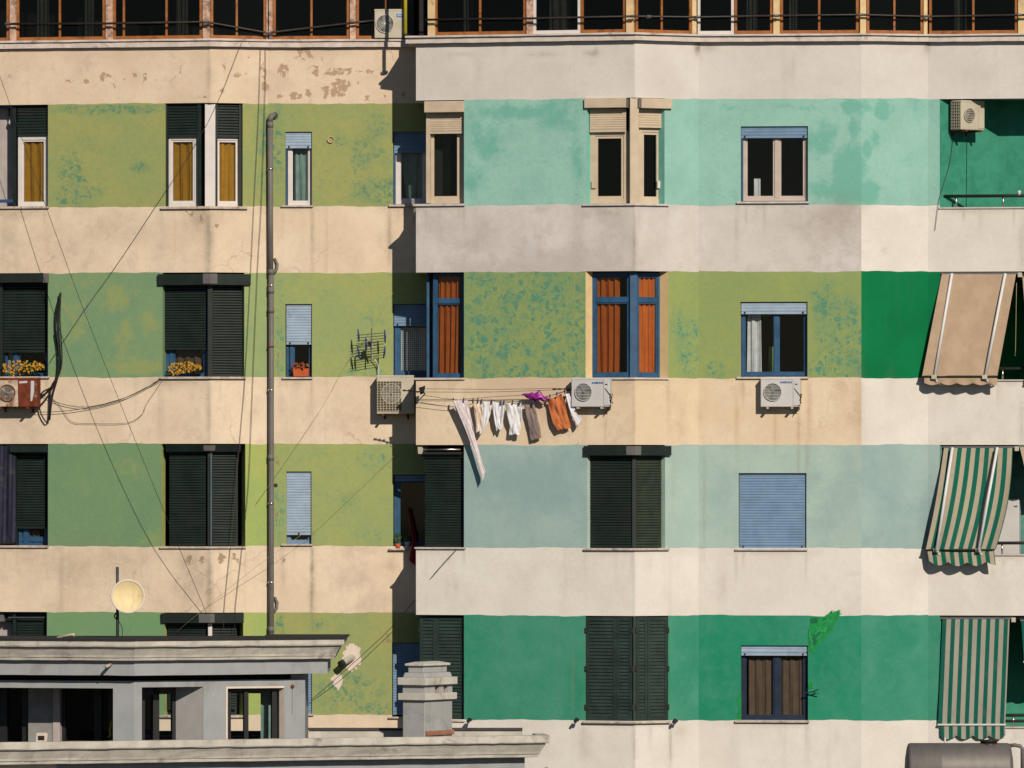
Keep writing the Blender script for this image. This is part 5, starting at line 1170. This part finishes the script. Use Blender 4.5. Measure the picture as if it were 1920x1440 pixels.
for k, (x0,y0,x1,y1,wd,mt) in enumerate(((1527,1160,1521,1221,8,gp1),(1524,1216,1560,1165,7,gp1),(1534,1204,1571,1150,7,gp1),(1520,1212,1536,1180,6,gp3),(1530,1200,1572,1146,3,gp2),(1522,1200,1524,1220,4,gp2),(1540,1170,1566,1149,3,gp2),(1529,1176,1546,1186,3,gp2),(1520,1162,1530,1164,5,gp3),(1545,1160,1574,1147,3.4,gp1),(1548,1155,1560,1147,2.2,gp2),(1527,1190,1540,1172,2.4,gp2),(1519,1180,1520,1205,2.4,gp2))):
    stroke(x0,y0,x1,y1,wd,mt,.0035+.0012*k)
mb = MB(); mb.slab([(1382,1310),(1386,1305),(1388,1297),(1390,1296),(1390,1347),(1382,1350),(1381,1340),(1386,1330),(1384,1315),(1378,1312)], FC, 0, .005); mb.build('paint_splash', M['green_p'], BLD)
t_ = thing('wall_hook', 'green painted iron hook right of the brown curtained window', 'hook', FC.at(1518,1297,0))
mb = MB(); mb.tube([FC.at(1510,1299,.02), FC.at(1524,1297,.12), FC.at(1534,1293,.14)], .014, 6); mb.tube([FC.at(1524,1297,.12), FC.at(1536,1301,.1)], .01, 6); mb.build('rod', plain('green_black_iron', (.01,.07,.045), .6), t_)
mb = MB(); mb.slab([(1515,1278),(1522,1275),(1525,1290),(1516,1292)], FC, 0, .012); mb.build('plate', M['green_p'], t_)
t_ = thing('yellow_pole', 'yellow pole standing beside the top balcony air conditioner', 'pole', L2.at(761,66,.9))
mb = MB(); mb.tube([(P(760,66,1.3)), (P(760,-140,1.3))], .035, 10); mb.build('pole', plain('yellow_paint', C(206,184,50), .5, .05), t_, smooth=True)
mb = MB(); mb.lathe(P(760,66,1.3), (0,0,1), [(.07,0),(.07,.02),(.04,.03)], 12); mb.build('foot', M['rail'], t_)

# ------------------------------------------------------------------ flowers, pots, cloth in windows
def flower_box(label, f, px0, px1, py0, py1, w, box_px, box_py, petals, leafn, seed, boxmat):
    rn = random.Random(seed); t = thing('flower_box', label, 'flower box', f.at((px0+px1)/2, py1, w))
    mb = MB(); a, z1 = f.uz(box_px[0], box_py[0], w); b, _ = f.uz(box_px[1], box_py[0], w); _, z0 = f.uz(box_px[0], box_py[1], w)
    mb.hexa([f.pt(a+.02,w+.06,z0),f.pt(b-.02,w+.06,z0),f.pt(b-.02,w-.08,z0),f.pt(a+.02,w-.08,z0),f.pt(a,w+.08,z1),f.pt(b,w+.08,z1),f.pt(b,w-.1,z1),f.pt(a,w-.1,z1)]); mb.build('box', boxmat, t, bevel=.006)
    fl = MB(); lv_ = MB()
    def spot():
        q = rn.random(); px = px0+(px1-px0)*q; top = py0+(py1-py0)*(.25*(abs(q-.5)*2)**2); bot = py1-(py1-py0)*(.45*min(1, max(0,q-.3)*1.6))
        return px, top+(bot-top)*rn.random()**1.1
    for i in range(leafn):
        px, py = spot(); c = f.at(px, py+1.5, w+rn.uniform(-.08,.12)); s = rn.uniform(.018,.035)
        d1 = Vector((rn.uniform(-1,1),rn.uniform(-1,1),rn.uniform(-.5,1))).normalized(); d2 = d1.cross(Vector((rn.uniform(-1,1),-1,rn.uniform(-1,1)))).normalized()
        lv_.add([c-d1*s, c+d2*s*.45, c+d1*s, c-d2*s*.45], [(0,1,2,3)])
    for i in range(petals):
        px, py = spot(); c = f.at(px, py, w+rn.uniform(-.02,.16)); s = rn.uniform(.014,.026)
        for k in range(5):
            a0 = k*1.257+rn.random(); tip = Vector((math.cos(a0)*s, -.006+rn.uniform(-.008,.008), math.sin(a0)*s)); sd = Vector((-math.sin(a0)*s*.45, 0, math.cos(a0)*s*.45))
            fl.add([c, c+tip*.6+sd, c+tip, c+tip*.6-sd], [(0,1,2,3)], 0 if rn.random() < .6 else 1)
    lv_.build('leaves', M['leaf'], t, kind='stuff'); return t, fl
t_, fl = flower_box('flower box with yellow blossoms above the rusty air conditioner', L0, 6, 83, 676, 706, -.06, (33,62), (694,703), 150, 240, 1, M['dgreen']); fl.build('blossoms', [M['petal'], M['petal2']], t_, kind='stuff')
t_, fl = flower_box('flower box with yellow blossoms under the half raised corner shutter', L0, 315, 377, 679, 703, -.06, (358,378), (692,701), 130, 200, 2, M['dgreen']); fl.build('blossoms', [M['petal'], M['petal2']], t_, kind='stuff')
t_, fl = flower_box('terracotta planter with red flowers in the second narrow window', L2, 548, 579, 680, 692, -.02, (549,580), (691,706), 34, 60, 3, M['terra']); fl.build('blossoms', [M['petal_r'], M['petal_r']], t_, kind='stuff')
t_ = thing('flower_pot', 'white flower pot on the shaded sill by the hanging red cloth', 'flower pot', L2.at(764,1028,0))
mb = MB(); mb.lathe(L2.at(764,1028,.0), (0,0,1), [(.001,0),(.035,0),(.05,.1),(.055,.1),(.055,.12),(.045,.12),(.04,.09),(.001,.09)], 14); mb.build('pot', M['white'], t_, smooth=True)
mb = MB(); rn = random.Random(5)
for i in range(30): c = L2.at(764+rn.uniform(-4,4),1012-rn.uniform(-4,10),rn.uniform(-.03,.04)); s = .03; d = Vector((rn.uniform(-1,1),rn.uniform(-1,1),1)).normalized(); e = d.cross(Vector((0,1,.3))).normalized(); mb.add([c-d*s, c+e*s*.3, c+d*s, c-e*s*.3], [(0,1,2,3)])
mb.build('leaves', M['leaf'], t_, kind='stuff')
t_ = thing('potted_plant', 'small green potted plant at the shaded sill left of the white pot', 'plant', L2.at(746,1028,0))
mb = MB(); mb.lathe(L2.at(746,1028,.0), (0,0,1), [(.001,0),(.04,0),(.05,.09),(.001,.08)], 12); mb.build('pot', M['terra'], t_, smooth=True)
mb = MB()
for i in range(60): c = L2.at(746+rn.uniform(-6,6),1010-rn.uniform(-6,10),rn.uniform(-.05,.05)); s = .03; d = Vector((rn.uniform(-1,1),rn.uniform(-1,1),rn.uniform(-.2,1))).normalized(); e = d.cross(Vector((rn.uniform(-1,1),1,.3))).normalized(); mb.add([c-d*s, c+e*s*.45, c+d*s, c-e*s*.45], [(0,1,2,3)])
mb.build('leaves', M['leaf'], t_, kind='stuff')
mb = MB(); rl_ = [(765,952),(768,970),(772,1000),(774,1015),(767,1050)]; rr_ = [(769,952),(774,975),(779,1000),(782,1020),(783,1064)]
def fn(a, b):
    q = b*4; i = min(3, int(q)); r = q-i; l = [rl_[i][k]+(rl_[i+1][k]-rl_[i][k])*r for k in (0,1)]; rr2 = [rr_[i][k]+(rr_[i+1][k]-rr_[i][k])*r for k in (0,1)]
    return L2.at(l[0]+(rr2[0]-l[0])*a, l[1]+(rr2[1]-l[1])*a, -.02+.13*min(1,b*1.6)+.03*math.sin(a*9))
mb.grid(fn, 12, 16); tag(mb.build('red_cloth', M['red'], smooth=True, origin=L2.at(772,1050,.1), solid=.005), 'dark red cloth hanging out of the shaded window over its sill', 'cloth')

# ------------------------------------------------------------------ the grey building in front
GY = -26.0
GB = thing('grey_building', 'grey rendered penthouse building with moulded cornices in front of the block', 'building', (-5, -24, -14))
G0 = facet((-120,-25.3), (252,-26.0)); G1 = facet((252,-26.0), (572,-25.0))
zg = lambda py, y=-26.0: (HZ-py)/100*(1+y/D)
gm = M['grey']
def gwall(f, holes, py0, py1, mat=gm, depth=.22):
    """wall of the penthouse with openings, thickness included"""
    us = sorted({0, f.len}|{f.uz(h[0],1300)[0] for h in holes}|{f.uz(h[1],1300)[0] for h in holes}); zt_, zb2 = zg(py0), zg(py1)
    mb = MB()
    for a, b in zip(us, us[1:]):
        hh = [h for h in holes if f.uz(h[0],1300)[0] <= a+1e-4 and f.uz(h[1],1300)[0] >= b-1e-4]
        if not hh: mb.box(f, a, b, -depth, 0, zb2, zt_)
        else: mb.box(f, a, b, -depth, -.0, zg(hh[0][2]), zt_)
    return mb.build('wall', mat, GB)
gwall(G0, [(-110,212,1291)], 1277, 1440); gwall(G1, [(266,381,1289),(427,533,1291)], 1277, 1440)
mb = MB(); mb.sweep([tuple(G0.pt(0,0,0).xy), tuple(G0.pt(G0.len,0,0).xy), tuple(G1.pt(G1.len-.02,0,0).xy)], [(-.22,zg(1278)),(-.16,zg(1278)),(-.16,zg(1262)),(-.22,zg(1262))]); mb.build('shade_strip', plain('shade_black', (.01,.01,.011), .9), GB)  # black strip: deep shade under the fascia put into the colour
# side and back walls, floor and ceiling; wide rear openings let the block show through
x1 = G1.pt(G1.len,0,0); rear = -23.2
fr_s = Frame((x1.x, x1.y), (x1.x, rear)); mb = MB(); mb.box(fr_s, .0, fr_s.len, -.22, 0, zg(1440), zg(1262)); mb.build('side_wall', gm, GB)
fr_b = Frame((-14, rear), (x1.x-.25, rear)); mb = MB()
tb = 1+rear/D; ux = lambda px: (px-960)/100*tb+14
cuts = [(0, ux(296)), (ux(325), ux(430)), (ux(516), fr_b.len)]
for a, b in cuts: mb.box(fr_b, a, b, -.2, 0, zg(1440), zg(1262))
for a, b in ((ux(296),ux(325)), (ux(430),ux(516))):
    mb.box(fr_b, a, b, -.2, 0, (HZ-1300)/100*tb, zg(1262)); mb.box(fr_b, a, b, -.2, 0, zg(1440), (HZ-1371)/100*tb)
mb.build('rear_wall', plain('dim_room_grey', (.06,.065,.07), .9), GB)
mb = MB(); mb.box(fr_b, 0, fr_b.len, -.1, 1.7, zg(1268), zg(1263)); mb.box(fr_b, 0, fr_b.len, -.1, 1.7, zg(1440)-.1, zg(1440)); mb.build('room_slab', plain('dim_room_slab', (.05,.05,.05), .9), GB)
# recessed porch at the far left: pier, dark doors
u0, _ = G0.uz(53,1300,-.9); u1, _ = G0.uz(100,1300,-.9); mb = MB(); mb.box(G0, u0, u1, -1.3, -.9, zg(1440), zg(1270)); pr = mb.build('pier', plain('pier_grey', C(150,142,132), .9), GB)
u2, _ = G0.uz(112,1300,-.88); mb = MB(); mb.box(G0, u1, u2, -1.3, -.88, zg(1440), zg(1270)); mb.build('pier_edge', m_grey_l, GB)
mb = MB(); mb.slab([(69,1374),(87,1374),(89,1377),(88,1392),(86,1396),(70,1396),(67,1392),(68,1378)], G0, -.9, -.893); mb.build('plaster_patch', M['plaster'], GB)
mb = MB(); mb.slab([(71,1379.5),(83,1379.5),(83,1388),(71,1388)], G0, -.893, -.888); mb.build('vent_hole', M['dark'], GB)
for a, b, m in ((-100, 52, None), (112, 214, None)):
    ua, _ = G0.uz(a,1300,-1.); ub, _ = G0.uz(b,1300,-1.); mb = MB(); z0_, z1_ = zg(1440), zg(1280)
    mb.box(G0, ua, ua+.09, -1.08, -1., z0_, z1_); mb.box(G0, ub-.09, ub, -1.08, -1., z0_, z1_); mb.box(G0, ua+.09, ub-.09, -1.08, -1., z1_-.12, z1_); k = ua+(ub-ua)*.7; mb.box(G0, k-.06, k+.06, -1.08, -.995, z0_, z1_-.12)
    dr = mb.build('door', plain('anthracite_frame', (.012,.013,.015), .45), GB)
    for c_, d_ in ((ua+.09, k-.06), (k+.06, ub-.09)): pb = MB(); pb.quad(G0.pt(c_,-1.05,z0_), G0.pt(d_,-1.05,z0_), G0.pt(d_,-1.05,z1_-.12), G0.pt(c_,-1.05,z1_-.12)); pb.build('pane', M['glass_d'], dr)
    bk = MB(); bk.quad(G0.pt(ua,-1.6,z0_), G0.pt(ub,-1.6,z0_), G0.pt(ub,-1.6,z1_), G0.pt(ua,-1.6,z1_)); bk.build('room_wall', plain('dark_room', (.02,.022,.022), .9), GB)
tag(cable('yellow cord dangling in the dark doorway of the grey penthouse', [G0.at(209,1352,-.5), G0.at(206,1368,-.5), G0.at(207,1378,-.5), G0.at(203,1382,-.5)], [.012]*10 and .016, plain('yellow_rope', C(214,170,40), .7), 'cord', 'cord'), 'yellow cord dangling in the dark doorway of the grey penthouse', 'cord')
# splayed porch wall of the middle opening
ua, _ = G1.uz(325,1300,-.48); ub, _ = G1.uz(382,1300,0)
mb = MB(); z0_, z1_ = zg(1440), zg(1289)
mb.hexa([G1.pt(ua,-.48,z0_), G1.pt(ub,-.001,z0_), G1.pt(ub,-.2,z0_), G1.pt(ua,-.6,z0_), G1.pt(ua,-.48,z1_), G1.pt(ub,-.001,z1_), G1.pt(ub,-.2,z1_), G1.pt(ua,-.6,z1_)]); mb.build('porch_wall', plain('porch_grey', C(190,180,168), .9, .05), GB)
mb = MB(); uA, _ = G1.uz(266,1300,-.4); mb.box(G1, uA-.2, uA+.05, -.5, -.4, z0_, z1_); mb.box(G1, ua-.03, ua+.03, -.52, -.44, z0_, z1_); uM, _ = G1.uz(293,1300,-.4); mb.box(G1, uM-.05, uM+.05, -.5, -.4, z0_, z1_); mb.box(G1, uA+.05, ua-.03, -.5, -.4, z1_-.12, z1_)
wf = mb.build('window', plain('anthracite_frame', (.012,.013,.015), .45), GB)
pb = MB(); pb.quad(G1.pt(uA+.05,-.46,z0_), G1.pt(ua-.03,-.46,z0_), G1.pt(ua-.03,-.46,z1_), G1.pt(uA+.05,-.46,z1_)); pb.build('pane', M['glass'], wf)
# right window: cream border, splayed lit jamb, sliding frame
mb = MB(); mb.pbox(G1, 423.5, 427, 1287.5, 1440, 0, .012); mb.pbox(G1, 427.2, 533, 1287.5, 1291, 0, .012); mb.build('window_border', M['plaster'], GB)
mb = MB(); ua, _ = G1.uz(519.5,1300,-.2); ub, _ = G1.uz(533,1300,.004)
mb.hexa([G1.pt(ua,-.1,zg(1440)), G1.pt(ub,.004,zg(1440)), G1.pt(ub,-.2,zg(1440)), G1.pt(ua+.05,-.4,zg(1440)), G1.pt(ua,-.1,zg(1291)), G1.pt(ub,.004,zg(1291)), G1.pt(ub,-.2,zg(1291)), G1.pt(ua+.05,-.4,zg(1291))]); mb.build('window_jamb', M['plaster'], GB)
mb = MB(); af = plain('anthracite_frame', (.012,.013,.015), .45)
for a, b in ((427,433),(458,466),(510,519)): mb.pbox(G1, a, b, 1291, 1440, -.17, -.105)
mb.pbox(G1, 433, 458, 1291, 1296, -.165, -.11); mb.pbox(G1, 466, 510, 1291, 1296, -.165, -.11); wf = mb.build('window', af, GB)
for a, b in ((432,459),(465,511)): pb = MB(); u0, _ = G1.uz(a,1300,-.14); u1, _ = G1.uz(b,1300,-.14); pb.quad(G1.pt(u0,-.14,zg(1440)), G1.pt(u1,-.14,zg(1440)), G1.pt(u1,-.14,zg(1293)), G1.pt(u0,-.14,zg(1293))); pb.build('pane', M['glass'], wf)
# curtain at the right of that window seen inside
curtain(G1, 488, 508, 1296, 1420, -.5, M['cur_g'], 'pale green curtain inside the right window of the grey penthouse', 2, .02)
# small lamp bracket and its stain on the corner wall
t_ = thing('wall_fitting', 'small brown oval fitting on the grey penthouse wall', 'fitting', G1.at(548,1290,0)); mb = MB(); mb.lathe(G1.at(548,1287,.0), Vector((G1.n.x,G1.n.y,0)), [(.03,0),(.032,.015),(.02,.03),(.001,.032)], 12); mb.build('boss', plain('rust_brown', C(120,62,40), .8), t_, smooth=True)
mb = MB(); mb.pbox(G1, 547.3, 548.7, 1291, 1340, 0, .003); mb.build('rust_run', plain('rust_stain', C(136,126,120), .9), t_)
# penthouse cornice
gp = [tuple(G0.pt(0,0,0).xy), tuple(G0.pt(G0.len,0,0).xy), tuple(G1.pt(G1.len+.16,0,0).xy), (G1.pt(G1.len+.16,0,0).x, rear)]
def mould(pts, py, name, k=1.0, mat=M['greyc'], y=-26.):
    z = lambda v: zg(v, y)
    prof = [(-.3,z(py+41)),(.215*k,z(py+41)),(.30*k,z(py+39.5)),(.31*k,z(py+34.5)),(.325*k,z(py+34)),(.335*k,z(py+30)),(.37*k,z(py+22)),(.395*k,z(py+17)),(.40*k,z(py+15)),(.45*k,z(py+14)),(.46*k,z(py+11.5)),(.46*k,z(py)),(-.3,z(py))]
    mb = MB(); mb.sweep(pts, prof, jit=.005); return mb.build(name, mat, GB)
beam = MB(); beam.sweep(gp, [(-.3,zg(1266)),(.2,zg(1266)),(.2,zg(1238)),(-.3,zg(1238))], jit=.004); beam.build('fascia', gm, GB)
mould(gp, 1198, 'cornice')
mb = MB(); mb.sweep(gp, [(-.8,zg(1199)),(.50,zg(1199)),(.50,zg(1197)),(-.8,zg(1197))]); mb.build('roof_felt', plain('bitumen_felt', (.02,.02,.02), .9), GB)
mb = MB(); mb.add([(gp[0][0],-25,zg(1200)),(gp[2][0],-25.2,zg(1200)),(gp[2][0],rear,zg(1200)),(gp[0][0],rear,zg(1200))], [(0,1,2,3)]); mb.build('roof', plain('bitumen_felt', (.02,.02,.02), .9), GB)
t_ = thing('roof_pipe', 'small spout pipe sticking out of the grey fascia', 'pipe', G0.at(200,1250,.17)); mb = MB(); mb.tube([G0.at(210,1245,.15), G0.at(199,1250,.4)], .025, 8); mb.build('spout', plain('pale_pipe', C(190,170,150), .7), t_, smooth=True)
# lower cornice, terrace, wall below
H0 = Vector(pxy(-120,-28.8)); H1 = Vector(pxy(980,-25.6)); HF = Frame(H0, H1)
zt_ = HF.uz(300,1389,.5)[1]
hp = [tuple(H0), tuple(H1), (H1.x-.05, H1.y+.5)]
prof = [(-.4,-.35),(.04,-.35),(.22,-.335),(.23,-.29),(.245,-.285),(.26,-.25),(.30,-.18),(.325,-.14),(.33,-.125),(.375,-.115),(.385,-.10),(.385,0),(.2,0),(.2,-.1),(-.4,-.1)]
mb = MB(); mb.sweep(hp, [(w, zt_+z) for w, z in prof], jit=.006); mb.build('cornice', M['greyc'], GB)
mb = MB(); mb.sweep(hp, [(-.3,-14),(.03,-14),(.03,zt_-.345),(-.3,zt_-.345)]); mb.build('wall', gm, GB)
mb = MB(); mb.pbox(HF, -60, 106, 1425, 1520, .031, .036); mb.build('plaster_patch', M['plaster'], GB)
mb = MB(); mb.add([(H0.x,H0.y,zt_-.3),(H1.x,H1.y,zt_-.3),(H1.x-.1,rear,zt_-.3),(H0.x,rear,zt_-.3)], [(0,1,2,3)]); mb.build('terrace', plain('terrace_felt', (.05,.05,.05), .9), GB)
fr_r = Frame((x1.x+.02, rear-.3), (H1.x, rear-.3)); zt2 = (HZ-1368)/100*(1+rear/D)
mb = MB(); mb.box(fr_r, 0, fr_r.len, -.25, 0, zt_-.3, zt2); mb.build('parapet', M['greyc'], GB)
mb = MB(); mb.box(fr_r, -.02, fr_r.len, -.28, .03, zt2, zt2+.03); mb.build('parapet_cap', plain('dark_cap_sheet', (.04,.04,.045), .7), GB)
mb = MB(); mb.tube([(H1.x+.35,H1.y-.1,zt_-.5),(H1.x+.42,H1.y-.12,zt_-.9),(H1.x+.42,H1.y-.12,zt_-2)], .03, 8); mb.build('downpipe', M['dark'], GB)
# chimney
cc = pxy(796, -24.6); th = R(58); LU, LN = .80, .40
CF = Frame(cc, Vector(cc)+Vector((math.cos(th), math.sin(th))))
tcy = 1+(-24.6)/D; zc2 = lambda py: (HZ-py)/100*tcy
def cbox(e, py0, py1, name, mat, parent, i=None):
    """block of the stack, standing proud by e; i draws the top in"""
    o = Vector(cc)-CF.u*e+CF.n*e; fr = Frame(o, o+CF.u); su, sn = LU+2*e, LN+2*e; mb = MB(); za_, zb_ = zc2(py1), zc2(py0)
    if i is None: mb.box(fr, 0, su, -sn, 0, za_, zb_)
    else: mb.hexa([fr.pt(0,0,za_),fr.pt(su,0,za_),fr.pt(su,-sn,za_),fr.pt(0,-sn,za_),fr.pt(i,-i,zb_),fr.pt(su-i,-i,zb_),fr.pt(su-i,-sn+i,zb_),fr.pt(i,-sn+i,zb_)])
    return mb.build(name, mat, parent, bevel=.008), fr, su
cg = plain('chimney_render', C(164,157,146,1.), .9, .08, 3, dirt=C(150,140,128), dirt_th=.6, bump=.3, streak=.12)
cgl = plain('chimney_ledge_render', C(194,180,160,1.), .9, .1, 4, dirt=C(150,135,118), dirt_th=.6, bump=.3)
chim, cfr, cs = cbox(0, 1313, 1402, 'chimney', cg, GB)
cbox(.055, 1300.5, 1313.2, 'ledge', cgl, chim); cbox(-.06, 1284.5, 1301, 'flue_core', M['brick'], chim)
f2 = Frame(cc, Vector(cc)+CF.u)
for a, b in ((0,.3),(.42,.55),(.67,.8)): mb = MB(); mb.box(f2, a, b, -.059, 0, zc2(1300.6), zc2(1285)); mb.build('pier', cg, chim)
mb = MB(); mb.box(f2, 0, .058, -.4, -.0595, zc2(1300.6), zc2(1285)); mb.build('pier', cg, chim)
cbox(.06, 1271, 1285, 'ledge', cgl, chim); cbox(.0, 1262, 1271, 'step', cg, chim, .02); cbox(-.06, 1249, 1262, 'neck', cg, chim); cbox(-.02, 1245, 1249.2, 'cap', cgl, chim); cbox(-.022, 1241.5, 1245, 'cap_top', cgl, chim, .12)
for k in range(3): mb = MB(); mb.box(f2, .02+.27*k, .02+.27*k+.255, .001, .03, zc2(1379.5), zc2(1371)); mb.build('brick', M['brick'], chim)
# satellite dish
DY = -25.2; dc = P(240,1118,DY); rr = .325*(1+DY/D)
t_ = thing('satellite_dish', 'round yellowed satellite dish on a thin mast above the grey roof', 'satellite dish', P(221,1200,DY))
ax = Vector((.12,-1,.12)).normalized()
mb = MB(); mb.lathe(dc, ax, [(.001,-.06),(rr*.4,-.05),(rr*.7,-.03),(rr*.86,-.008)], 40); mb.build('dish_face', M['dish'], t_, smooth=True)
mb = MB(); mb.lathe(dc, ax, [(rr*.86,-.008),(rr*.88,.004),(rr*.98,.008),(rr,.0),(rr*.99,-.02),(rr*.86,-.04),(rr*.5,-.08),(.001,-.1)], 40); mb.build('rim', M['dishr'], t_, smooth=True)
mb = MB(); q_ = P(220,1063,DY+.2); mb.tube([q_, P(220.5,1203,DY+.2)], .024, 10); mb.build('mast', plain('mast_grey', C(84,80,78), .5, .2), t_, smooth=True)
mb = MB(); mb.tube([P(221,1120,DY+.18), P(236,1120,DY+.1)], .02, 8); mb.tube([P(217,1150,DY+.15), P(214,1155,DY+.1), P(217,1160,DY+.15)], .012, 6); mb.build('bracket', M['dark'], t_)
cable('thin black cable hanging from the satellite dish to the roof', [P(223,1165,DY+.15), P(229,1178,DY+.1), P(229,1196,DY+.05)], .006, M['rubber'])
t_ = tag(MB().tube([P(105,1200,-25.6), P(110,1195,-25.6), P(120,1193,-25.7), P(134,1190,-25.8), P(138,1189,-25.8), P(138,1193,-25.8)], .02, 8).build('bent_pipe', plain('old_pipe_cream', C(214,184,150), .7), origin=P(105,1200,-25.6), smooth=True), 'bent cream pipe end lying on the grey roof edge', 'pipe')

# ------------------------------------------------------------------ water tank
TY = -22.0; ts = 1+TY/D
t_ = thing('water_tank', 'grey metal water tank lying on its side at the lower right', 'water tank', P(1797,1500,TY))
rT = .50*ts; zc3 = (HZ-1393)/100*ts-rT
xa, xb = (1703-960)/100*ts, (1893-960)/100*ts
mb = MB(); mb.lathe((xa,TY,zc3), (1,0,0), [(.001,-.06),(rT*.5,-.045),(rT*.85,-.02),(rT*.97,.0),(rT,.03),(rT,.5),(rT*1.004,.51),(rT,.52),(rT,xb-xa-.03),(rT*.97,xb-xa),(rT*.85,xb-xa+.02),(rT*.5,xb-xa+.045),(.001,xb-xa+.06)], 48); mb.build('tank_body', M['tank'], t_, smooth=True)
mb = MB(); mb.lathe(((1854-960)/100*ts,TY,zc3+rT-.03), (0,0,1), [(.15,0),(.13,.05),(.16,.055),(.16,.075),(.001,.085)], 24); mb.build('filler_cap', M['rail'], t_, smooth=True)
mb = MB(); mb.tube([P(1893,1398,TY), P(1903,1397,TY), P(1913,1399,TY), P(1917,1404,TY), P(1917,1450,TY)], .03, 8); mb.build('outlet_pipe', M['tank'], t_, smooth=True)
mb = MB(); mb.box(Frame((xa+.2,TY-.3),(xb-.2,TY-.3)), 0, .08, -.6, 0, zc3-rT-.4, zc3-rT*.8); mb.box(Frame((xa+.2,TY-.3),(xb-.2,TY-.3)), xb-xa-.48, xb-xa-.4, -.6, 0, zc3-rT-.4, zc3-rT*.8); mb.build('stand', M['rail'], t_)
# flat roof that carries the tank
mb = MB(); fr = Frame((4.5,-23.5),(14,-23.5)); mb.box(fr, 0, 9.5, -4, 0, -14, zc3-rT-.4)
tag(mb.build('low_building', gm, origin=(9,-22,-14)), 'flat roofed low building carrying the water tank', 'building')
mb = MB(); mb.tube([P(1772,1383,-.6+TY*.0), P(1772,1400,-.6)], .018, 6); mb.build('drip_pipe', M['white'], BLD)
